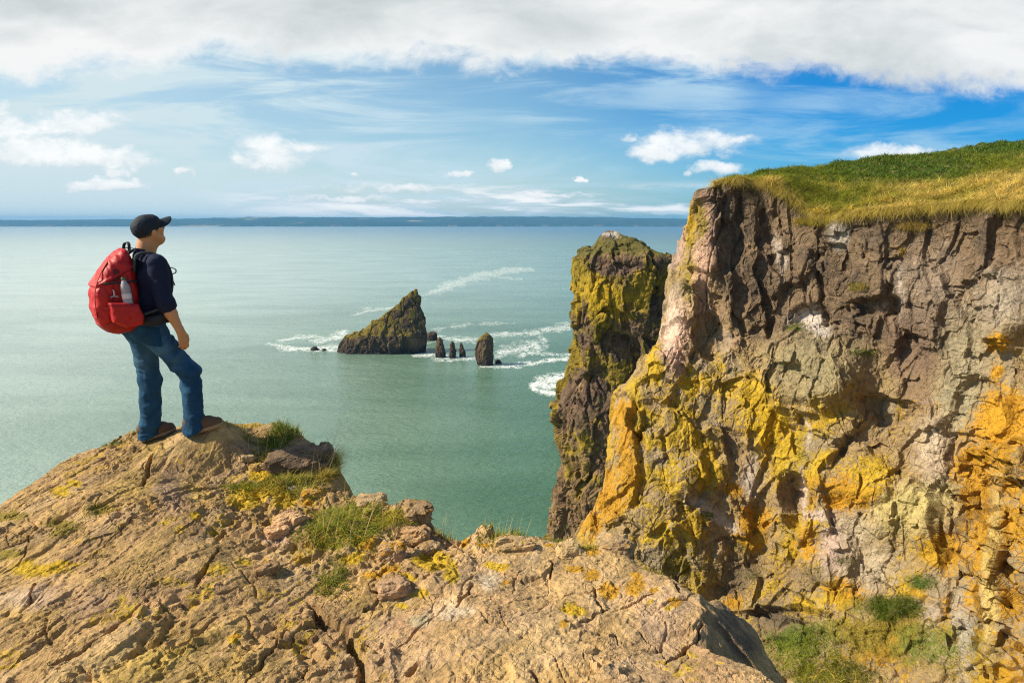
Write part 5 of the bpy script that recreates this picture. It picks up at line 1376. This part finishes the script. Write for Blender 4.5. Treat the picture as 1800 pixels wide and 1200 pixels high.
def brim_fn(X, Y, Z):
    x, y, z = X - HC[0], Y - HC[1], Z - HC[2]
    a = HR[0][0] * x + HR[1][0] * y + HR[2][0] * z; b = HR[0][1] * x + HR[1][1] * y + HR[2][1] * z; c = HR[0][2] * x + HR[1][2] * y + HR[2][2] * z
    pl = np.abs(c - (.054 - 7.5 * a * a - .06 * (b - .09))) - .0055
    rr = np.sqrt((a / .078) ** 2 + ((b - .080) / .122) ** 2) - 1
    return np.maximum(np.maximum(pl, rr * .07), .05 - b)
br.add(brim_fn, HC - .5, HC + .5, .003)
vox_obj('brim', br, M_CAP, cap, None, 1)

# ---- navy top with pushed-up sleeves
sx = Vox((-.47, -.32, .93), (.32, .24, 1.60), .0055)
for a, b, ra, rb, sc in [((-.088, -.088, 1.02), (-.076, -.070, 1.14), .126, .124, (1.36, 1, 1)), ((-.076, -.072, 1.14), (-.06, -.058, 1.35), .122, .124, (1.44, 1, 1)), ((-.06, -.06, 1.35), (-.06, -.068, 1.462), .118, .070, (1.7, 1, 1))]:
    sx.cone(a, b, ra, rb, .05, sc)
sx.ell((-.07, .015, 1.12), (.13, .085, .13), .05)
for sh, el, wr_ in ((shR, elR, wrR), (shL, elL, wrL)):
    sx.cone(sh, el, .078, .066, .05); e2 = el * .86 + wr_ * .14; sx.cone(el, e2, .067, .062, .02)
    ring = el * .93 + wr_ * .07; sx.cone(ring, e2, .066, .066, .012)
sx.keep(lambda X, Y, Z: np.where(np.abs(X + .09) < .17, .985 + .1 * np.abs(Y + .08) - Z, -1.0) * .9)
sx.cone((-.058, -.055, 1.57), (-.06, -.06, 1.50), .064, .068, .01, op='s')
def wr_top(V):
    sl = np.exp(-(((V - elR) ** 2).sum(1)) / .012)
    return .006 * fbm(V * [9, 9, 14], 3, 5) + .007 * sl * (ridged(V * [6, 6, 22], 2, 9) - .5) + .004 * (ridged(V * [5, 5, 9] + V[:, 2:3] * 3, 2, 19) - .5)
vox_obj('navy_top', sx, M_NAVY, person, wr_top, 2)
# undershirt collar showing at the neck
clx = Vox((-.18, -.2, 1.42), (.06, .08, 1.66), .004)
clx.cone((-.062, -.080, 1.485), (-.058, -.066, 1.538), .080, .071, .01)
clx.cone((-.055, -.045, 1.62), (-.062, -.080, 1.46), .066, .069, .004, op='s')
vox_obj('collar', clx, M_NAVY, person, None, 1)

# ---- jeans
jx = Vox((-.36, -.32, -.02), (.30, .30, 1.08), .0055)
jx.cone((-.088, -.088, 1.03), (-.092, -.095, .93), .122, .128, .04, (1.32, 1, 1))
for s, c in ((1, hipR), (-1, hipL)):
    jx.ell(c + [.0, -.065, .02], (.092, .088, .105), .05)
jx.cone(hipR, knR, .101, .080, .05); jx.cone(knR, anR + [0, 0, .0], .083, .074, .03); jx.cone(anR + [0, -.006, .03], anR + [0, -.016, -.075], .077, .083, .02)
jx.cone(hipL, knL, .101, .080, .05); jx.cone(knL, anL + [0, 0, .0], .083, .078, .03); jx.cone(anL + [0, -.006, .03], anL + [0, -.020, -.075], .080, .085, .02)
def hem(X, Y, Z):
    left = X < -.06
    return np.where(left, (anL[2] - .066) - Z + .38 * (Y - anL[1]), (anR[2] - .060) - Z + .42 * (Y - anR[1])) * .9
jx.keep(hem)
jx.keep(lambda X, Y, Z: (Z - 1.045) + 0 * X * Y)
def wr_jean(V):
    z = V[:, 2]
    kR = np.exp(-((V - knR) ** 2).sum(1) / .02); kL = np.exp(-((V - knL) ** 2).sum(1) / .02)
    an = np.exp(-((V - anR) ** 2 * [1, 1, .6]).sum(1) / .012) + np.exp(-((V - anL) ** 2 * [1, 1, .6]).sum(1) / .012)
    hp = np.exp(-((z - .82) / .10) ** 2)
    q_ = V + .05 * np.stack([perlin(V * 5, 1), perlin(V * 5 + 7, 2), perlin(V * 5 + 17, 3)], -1)
    w = ridged(q_ * [3, 3, 9] + q_[:, 0:1] * [0, 0, 5] + q_[:, 1:2] * [0, 0, -4], 2, 31) - .5
    w2 = ridged(q_ * [4, 4, 17], 2, 35) - .5
    return .009 * fbm(V * [9, 9, 4], 3, 33) + w * (.011 + .024 * (kR + kL * .8) + .006 * hp * (V[:, 1] > -.1)) + w2 * .019 * np.minimum(an, 1)
jeans = vox_obj('jeans', jx, M_DENIM, person, wr_jean, 2)
# belt and back pocket
bl = Vox((-.30, -.26, .985), (.12, .08, 1.065), .004)
bl.cone((-.088, -.088, 1.026), (-.088, -.088, 1.028), .1335, .1335, .004, (1.32, 1, 1))
bl.keep(lambda X, Y, Z: np.maximum(np.abs(Z - 1.022) - .018, 0 * X * Y - .01))
vox_obj('belt', bl, M_BLACK, person, None, 1)
M_DENIM2 = plain_mat('dark_denim', (.009, .048, .105), .9, 60, .3, .4, .002, spec=.2)
pk = Vox((-.03, -.28, .78), (.16, .0, 1.0), .0045)
pk.ell(hipR + [.0, -.065, .02], (.1005, .0965, .1135), .03)
pk.cone(hipR, knR, .113, .090, .05)
def pkcut(X, Y, Z): return np.maximum(np.maximum(np.abs(Z - .872 + .15 * (Y + .1)) - .075, np.abs(Y + .100) - .045), .03 - X)
pk.keep(pkcut)
vox_obj('back_pocket', pk, M_DENIM2, jeans, None, 1)

# ---- shoes
for he, to in ((heR, toR), (heL, toL)):
    d_ = to - he; L_ = np.linalg.norm(d_); d_ = d_ / L_; sd_ = np.cross(d_, [0, 0, 1]); sd_ /= np.linalg.norm(sd_); up_ = np.cross(sd_, d_)
    lo = np.minimum(he, to) - .09; hi = np.maximum(he, to) + .13
    v = Vox(lo, hi, .0045)
    Q = lambda a, b, c: he + d_ * a + sd_ * b + up_ * c
    v.cone(Q(.0, 0, .02), Q(.0, 0, .075), .040, .044, .02); v.cone(Q(.02, 0, .025), Q(L_ - .06, 0, .018), .044, .048, .03); v.cone(Q(L_ - .07, .004, .022), Q(L_ - .01, 0, .016), .048, .037, .02)
    v.cone(Q(.02, 0, .085), Q(.15, 0, .050), .044, .034, .03)
    def solecut(X, Y, Z):
        return -((X - he[0]) * up_[0] + (Y - he[1]) * up_[1] + (Z - he[2]) * up_[2]) - .004
    v.keep(solecut)
    shoe = vox_obj('shoe', v, M_SHOE, person, lambda V: .0025 * perlin(V * 40, 3), 1)
    w = Vox(lo, hi, .0045)
    w.cone(Q(.0, 0, .0), Q(L_ - .06, 0, .0), .044, .048, .02); w.cone(Q(L_ - .07, .004, .0), Q(L_ - .005, 0, .0), .048, .036, .02)
    w.keep(lambda X, Y, Z: np.abs((X - he[0]) * up_[0] + (Y - he[1]) * up_[1] + (Z - he[2]) * up_[2] + .012) - .016)
    vox_obj('sole', w, M_SOLE, shoe, None, 1)
    lc_ = Vox(lo, hi, .003)
    for k in range(4):
        a = .075 + .024 * k; lc_.cone(Q(a, -.026, .070 - k * .006), Q(a + .008, .026, .070 - k * .006), .0042, .0042, .002)
    vox_obj('shoe_lace', lc_, M_GREYW, shoe, None, 1)
    tl = np.array(to)

# ---------------------------------------------------------------- rucksack and bottle
def ribbon(name, path, wdir, width, thick, mat, parent, n=40):
    path = np.asarray(path, float); t = np.linspace(0, len(path) - 1, n); P = catmull(path, t)
    wd = np.asarray(wdir, float); wd = catmull(wd, t * (len(wd) - 1) / (len(path) - 1)) if wd.ndim == 2 else np.broadcast_to(wd, P.shape)
    T = np.gradient(P, axis=0); T /= np.linalg.norm(T, axis=1, keepdims=True)
    wd = wd - (wd * T).sum(1, keepdims=True) * T; wd /= np.linalg.norm(wd, axis=1, keepdims=True)
    nn = np.cross(T, wd)
    prof = [(-1, -.4), (-.9, -1), (.9, -1), (1, -.4), (1, .4), (.9, 1), (-.9, 1), (-1, .4)]
    G = np.stack([P + wd * a * width / 2 + nn * b * thick / 2 for a, b in prof], 0)
    F = grid_faces(8, n, True).tolist() + [tuple(range(0, 8 * n, n)), tuple(range(n - 1, 8 * n, n))[::-1]]
    return mesh_obj(name, G.reshape(-1, 3), F, mat, parent)

pack = empty('backpack', PB + np.array([0, 0, .93]) + _r * -.03 + _f * -.30, PROT)
tag(pack, "red hiking rucksack with black straps on the man's back", 'backpack')
PO = np.array([-.03, -.30, .93])                     # pack origin in the man's frame
CONT = np.array([(-.185, 1.49), (-.225, 1.548), (-.262, 1.538), (-.325, 1.488), (-.395, 1.40), (-.442, 1.31), (-.468, 1.215), (-.475, 1.120), (-.462, 1.05), (-.440, .985), (-.392, .930), (-.325, .910), (-.235, .920), (-.180, .955), (-.165, 1.02), (-.172, 1.20)])
def poly_field(Y, Z, poly, inset):
    y = np.broadcast_to(Y, (1, Y.shape[1], Z.shape[2]))[0]; z = np.broadcast_to(Z, (1, Y.shape[1], Z.shape[2]))[0]
    return (-poly_sd(y, z, poly) + inset)[None]
def slab_fn(poly, xc, hw, rnd):
    def fn(X, Y, Z):
        d2 = poly_field(Y, Z, poly, rnd)
        zz = (Z - 1.22) / .34
        hw_ = (hw - rnd) * (1 - .16 * zz ** 2 - .10 * np.clip(zz, 0, 1)); dx_ = np.abs(X - xc) - hw_
        return np.sqrt(np.maximum(d2, 0) ** 2 + np.maximum(dx_, 0) ** 2) + np.minimum(np.maximum(d2, dx_), 0) - rnd
    return fn
def shift(vx):
    return vx
def pobj(name, vx, mat, parent=None, wr=None, it=2):
    V, F = vx.surface(); V = relax(V, F, it)
    if wr is not None: V = V + vnormals(V, F) * wr(V)[:, None]
    return mesh_obj(name, V - PO, F, mat, parent or pack)
PXC, PHW = -.060, .155
lo, hi = (-.28, -.52, .86), (.20, -.10, 1.60)
v = Vox(lo, hi, .005); v.add(slab_fn(CONT, PXC, PHW, .075), lo, hi)
def wr_pack(V):
    q_ = V + .03 * np.stack([perlin(V * 6, 1), perlin(V * 6 + 7, 2), perlin(V * 6 + 17, 3)], -1)
    seam = lambda a: np.exp(-(a / .006) ** 2)
    s1 = V[:, 2] - (1.335 + .55 * (V[:, 1] + .33)); s2 = V[:, 1] - (-.345 + .10 * (V[:, 2] - 1.2)); s3 = V[:, 2] - (1.08 + .10 * (V[:, 1] + .3))
    return .006 * fbm(q_ * 8, 3, 41) + .016 * (ridged(q_ * [4, 6, 4] + q_[:, 1:2] * [0, 0, 5], 2, 43) - .5) + .006 * (ridged(q_ * [6, 14, 7] + q_[:, 2:3] * [0, 6, 0], 2, 47) - .5) - .006 * seam(s1) - .004 * seam(s2) * (V[:, 2] < 1.33) - .004 * seam(s3) + .010 * sstep(0, .01, s1) * (1 - sstep(.012, .04, s1))
bag = pobj('bag', v, M_RED, None, wr_pack)
v = Vox(lo, hi, .005); v.add(slab_fn(CONT, PXC, PHW + .006, .078), lo, hi)
v.F -= .004
v.keep(lambda X, Y, Z: (Z - 1.045 + .38 * (Y + .30) * -1.0) * .9 + 0 * X)
pobj('bottom_panel', v, M_RED2, None, lambda V: .005 * fbm(V * 9, 3, 51))
PKT = np.array([(-.40, 1.165), (-.205, 1.145), (-.175, 1.05), (-.19, .985), (-.30, .97), (-.385, 1.02)])
v = Vox((.02, -.46, .92), (.24, -.12, 1.2), .0045); v.add(slab_fn(PKT, .09, .110, .03), (.02, -.46, .92), (.24, -.12, 1.2))
def wr_pkt(V): return .006 * fbm(V * 12, 3, 61) + .005 * (ridged(V * [5, 9, 7], 2, 63) - .5)
pkt = pobj('side_pocket', v, M_RED, None, wr_pkt)
v = Vox((.02, -.46, 1.1), (.24, -.12, 1.2), .0045); v.add(slab_fn(PKT, .09, .114, .03), (.02, -.46, 1.05), (.24, -.12, 1.2)); v.keep(lambda X, Y, Z: np.maximum(1.132 - .10 * (Y + .3) - Z, .12 - X))
pobj('pocket_hem', v, M_RED2, pkt)
# dark mesh window and zip on the side
v = Vox((.06, -.46, 1.2), (.20, -.2, 1.45), .0045); v.add(slab_fn(CONT, PXC, PHW + .004, .075), lo, hi)
v.keep(lambda X, Y, Z: np.maximum(np.sqrt(((Y + .335) / .045) ** 2 + ((Z - 1.365) / .052) ** 2) - 1, (.08 - X) * 10) * .04)
pobj('mesh_panel', v, plain_mat('dark_mesh', (.10, .008, .010), .8, 90, .4))
LOC = lambda L: [np.asarray(p, float) - PO for p in L]
ribbon('handle', LOC([(-.085, -.215, 1.535), (-.080, -.205, 1.585), (-.055, -.190, 1.597), (-.030, -.185, 1.580), (-.022, -.190, 1.53)]), (0, 1, .3), .022, .010, M_BLACK, pack)
for s, xo in ((1, .075), (-1, -.19)):
    x0 = xo
    ribbon('shoulder_strap', LOC([(x0 * .9 - .005, -.195, 1.40), (x0, -.175, 1.49), (x0, -.105, 1.528 - .006 * s), (x0 + .012 * s, -.02, 1.498), (x0 + .022 * s, .036, 1.43), (x0 + .03 * s, .058, 1.32), (x0 + .05 * s, .035, 1.20), (x0 + .075 * s, -.03, 1.11), (x0 + .06 * s, -.17, 1.06)]), (1, 0, 0), .062, .016, M_GREYW if s > 0 else M_BLACK, pack, 60)
    ribbon('load_strap', LOC([(x0 * .9, -.225, 1.535), (x0, -.16, 1.553), (x0, -.10, 1.542)]), (1, 0, 0), .02, .006, M_BLACK, pack, 14)
    ribbon('hip_belt', LOC([(x0 + .02 * s, -.19, 1.02), (x0 + .085 * s, -.13, 1.00), (x0 + .11 * s, -.06, 1.015), (x0 + .07 * s, .03, 1.02)]), (0, 0, 1), .075 if s > 0 else .05, .016, M_BLACK, pack, 24)
ribbon('strap_loop', LOC([(.155, -.05, 1.035), (.185, -.01, 1.05), (.185, .0, 1.09), (.16, -.04, 1.115), (.13, -.09, 1.10)]), (1, 0, .2), .016, .005, M_BLACK, pack)
ribbon('chest_cord', LOC([(.02, .045, 1.375), (.02, .085, 1.395), (.02, .120, 1.380), (.02, .118, 1.355), (.018, .085, 1.345), (.02, .070, 1.365), (.02, .085, 1.32), (.025, .098, 1.275), (.03, .102, 1.255)]), (1, 0, 0), .010, .007, M_BLACK, pack, 60)
ribbon('chest_cord', LOC([(.015, .05, 1.375), (.03, .07, 1.34), (.035, .088, 1.30), (.035, .090, 1.26)]), (1, 0, 0), .010, .007, M_BLACK, pack, 24)
for z_, y0 in ((1.300, -.425), (1.115, -.43)):
    ribbon('side_strap', LOC([(.075, y0, z_), (.113, -.38, z_ + .004), (.122, -.31, z_ + .006), (.118, -.24, z_ + .008), (.085, -.185, z_ + .01)]), (0, 0, 1), .016, .004, M_BLACK if z_ > 1.2 else M_RED2, pack, 24)
ribbon('zip', LOC([(.055, -.465, 1.05), (.065, -.470, 1.15), (.065, -.462, 1.25), (.050, -.420, 1.36), (.030, -.355, 1.46)]), (1, 0, 0), .012, .005, M_RED2, pack, 30)
ribbon('buckle', LOC([(.068, -.182, 1.44), (.070, -.190, 1.41), (.070, -.195, 1.375)]), (1, 0, 0), .034, .022, M_BLACK, pack, 10)
ribbon('zip_pull', LOC([(.106, -.352, 1.255), (.112, -.350, 1.235), (.112, -.350, 1.212)]), (0, 1, 0), .010, .006, plain_mat('pale_cord', (.5, .48, .45), .6), pack, 8)
ribbon('zip_pull', LOC([(.108, -.375, 1.200), (.114, -.350, 1.208), (.113, -.325, 1.200)]), (0, 0, 1), .012, .006, plain_mat('grey_cord', (.3, .28, .26), .6), pack, 8)

def lathe(name, prof, mat, parent, n=28):
    th = np.linspace(0, 2 * math.pi, n, endpoint=False); pr = np.asarray(prof, float)
    V = np.stack([np.cos(th)[:, None] * pr[None, :, 0], np.sin(th)[:, None] * pr[None, :, 0], np.broadcast_to(pr[None, :, 1], (n, len(pr)))], -1)
    return mesh_obj(name, V.reshape(-1, 3), grid_faces(n, len(pr), True), mat, parent)
bw = to_world((.148, -.268, 1.125))
bottle = empty('water_bottle', bw, PROT); bottle.rotation_euler = (R(4), R(-5), PROT)
tag(bottle, "clear plastic water bottle with green cap in the red rucksack's side pocket", 'bottle')
M_PET, nt = new_mat('clear_plastic')
nt.p.inputs['Base Color'].default_value = (.62, .60, .62, 1); nt.p.inputs['Roughness'].default_value = .18; nt.p.inputs['Transmission Weight'].default_value = .45; nt.p.inputs['IOR'].default_value = 1.2
lathe('bottle_body', [(0, 0), (.030, .002), (.033, .01), (.033, .045), (.0315, .05), (.033, .056), (.033, .105), (.0315, .11), (.033, .116), (.033, .145), (.029, .165), (.018, .190), (.0135, .196), (.0135, .206)], M_PET, bottle)
lathe('bottle_cap', [(0, .222), (.014, .222), (.0155, .220), (.0155, .204), (.0152, .202), (.0145, .2025)], plain_mat('green_cap', (.035, .12, .045), .45), bottle)
lathe('label_band', [(.0334, .062), (.0338, .063), (.0338, .098), (.0334, .099)], plain_mat('white_band', (.62, .55, .56), .5), bottle)
# ---------------------------------------------------------------- loose rocks on the ledge
def boulder(px, py, size, col, label, lich=0.0, lcol=L_YEL, rz=0.0, sink=.35, seed=1, n=60):
    th = np.linspace(0, 2 * math.pi, n, endpoint=False); ph = np.linspace(.02, math.pi - .02, n // 2)
    T_, P_ = np.meshgrid(th, ph, indexing='ij')
    D_ = np.stack([np.cos(T_) * np.sin(P_), np.sin(T_) * np.sin(P_), np.cos(P_)], -1)
    pw = 3.2
    D_ = D_ / ((np.abs(D_) ** pw).sum(-1, keepdims=True) ** (1 / pw))
    V = D_ * np.asarray(size)
    q = D_ * 1.5 + seed * 3.7
    f1, e1, _ = facet(q * .8, seed, False, .06, True); f2, _, _ = facet(turn(q, 0, 30) * 1.9, seed + 9, False, .06, True)
    s = min(size)
    k = 1 + .24 * f1 + .07 * f2 + .025 * fbm(q * 4, 3, seed) + .012 * fbm(q * 12, 3, seed)
    V = V * k[..., None]
    c, s_ = math.cos(rz), math.sin(rz)
    V = np.stack([V[..., 0] * c - V[..., 1] * s_, V[..., 0] * s_ + V[..., 1] * c, V[..., 2]], -1)
    cc_ = np.broadcast_to(np.asarray(col) * np.array([1.06, .97, .80]), V.shape) * (1 + .35 * fbm(q * 2.2, 3, seed + 3))[..., None]
    la_ = np.clip(lich + fbm(q * 1.8 + 3, 3, seed + 5) * .6 * (lich > 0), 0, 1) * sstep(-.3, .4, D_[..., 2])
    att = {'Col': cc_.reshape(-1, 3), 'Lich': np.concatenate([np.broadcast_to(lcol, V.shape), la_[..., None]], -1).reshape(-1, 4)}
    Vf = V.reshape(-1, 3); m = n // 2
    i0 = np.arange(n) * m; i1 = np.roll(i0, -1)
    Vf = np.concatenate([Vf, V[:, 0].mean(0)[None], V[:, -1].mean(0)[None]])
    for a in att: att[a] = np.concatenate([att[a], att[a][:2]])
    tri = np.concatenate([np.stack([i1, i0, np.full(n, n * m)], -1), np.stack([i0 + m - 1, i1 + m - 1, np.full(n, n * m + 1)], -1)])
    o = _mixed('boulder', Vf, grid_faces(n, m, True)[:, ::-1], tri, M_LEDGE, None, att, False)
    sink = max(sink, .44)
    p = on_ledge(px, py); o.location = (p[0], p[1], p[2] + size[2] * (1 - 2 * sink))
    tag(o, label, 'boulder', 'loose rocks on the near ledge')
    return o
DK = (.125, .088, .060); TN = (.40, .28, .14); PK = (.50, .325, .19); GY = (.33, .27, .17)
for a in [
 (522, 812, (.24, .17, .12), (.14, .10, .07), 'dark rounded boulder on the ledge edge right of the man, between the grass tufts', 0, L_YEL, .4, .50, 1),
 (565, 806, (.10, .12, .10), (.19, .14, .105), 'brown rock behind the straw-coloured grass on the ledge edge', 0, L_YEL, .2, .35, 2),
 (652, 882, (.10, .09, .05), (.36, .27, .16), 'flat grey-brown rock on the edge behind the largest green tuft', .0, L_YEL, .1, .5, 3),
 (733, 897, (.10, .11, .06), (.28, .20, .12), 'grey rock on the cove edge right of the yellow green tuft', .25, L_ORG, .3, .5, 4),
 (508, 918, (.11, .075, .055), PK, 'larger pink rock lying left of the largest green tuft', 0, L_YEL, .7, .4, 5),
 (488, 938, (.08, .055, .04), PK, 'smaller pink slab just below the larger pink rock', 0, L_YEL, .6, .4, 6),
 (690, 972, (.085, .07, .065), (.37, .26, .17), 'tan block with orange lichen on its side, above the crack', .5, L_ORG, .2, .4, 7),
 (727, 948, (.10, .08, .07), (.34, .23, .13), 'reddish brown block below the cove cleft', .15, L_ORG, -.2, .4, 8),
 (755, 968, (.07, .06, .05), (.30, .23, .16), 'brown stone beside the large yellow lichen patch', .35, L_ORG, .5, .4, 9),
 (436, 806, (.055, .035, .03), GY, 'small grey stone in the thin grass below the man', .2, L_YEL, .3, .35, 10),
 (454, 822, (.06, .045, .035), TN, 'small tan stone with yellow lichen left of the golden tuft', .45, L_YEL, .6, .4, 11),
 (513, 862, (.035, .03, .03), (.46, .41, .33), 'palest little stone in front of the golden tuft', 0, L_YEL, .2, .35, 12),
 (548, 872, (.075, .055, .05), TN, 'tan rock capped with orange lichen left of the big tuft', .6, L_ORG, .3, .4, 13),
 (470, 1000, (.07, .05, .035), (.29, .195, .11), 'dark reddish slab on the slope below the pink rocks', 0, L_YEL, .8, .45, 14),
 (690, 1034, (.09, .07, .05), (.38, .26, .17), 'broken tan block beside the end of the deep crack', 0, L_YEL, .3, .45, 15),
 (905, 962, (.13, .07, .06), (.38, .28, .16), 'long low grey rock along the edge under the thin grass', .15, L_YEL, .1, .45, 16),
 (1000, 972, (.09, .07, .06), (.40, .30, .17), 'rounded pale rock near the edge below the tower', .1, L_YEL, .1, .45, 17),
 (1082, 962, (.12, .08, .08), (.35, .26, .16), 'peaked grey rock on the edge before the orange buttress', .2, L_ORG, -.3, .4, 18)]:
    boulder(*a)
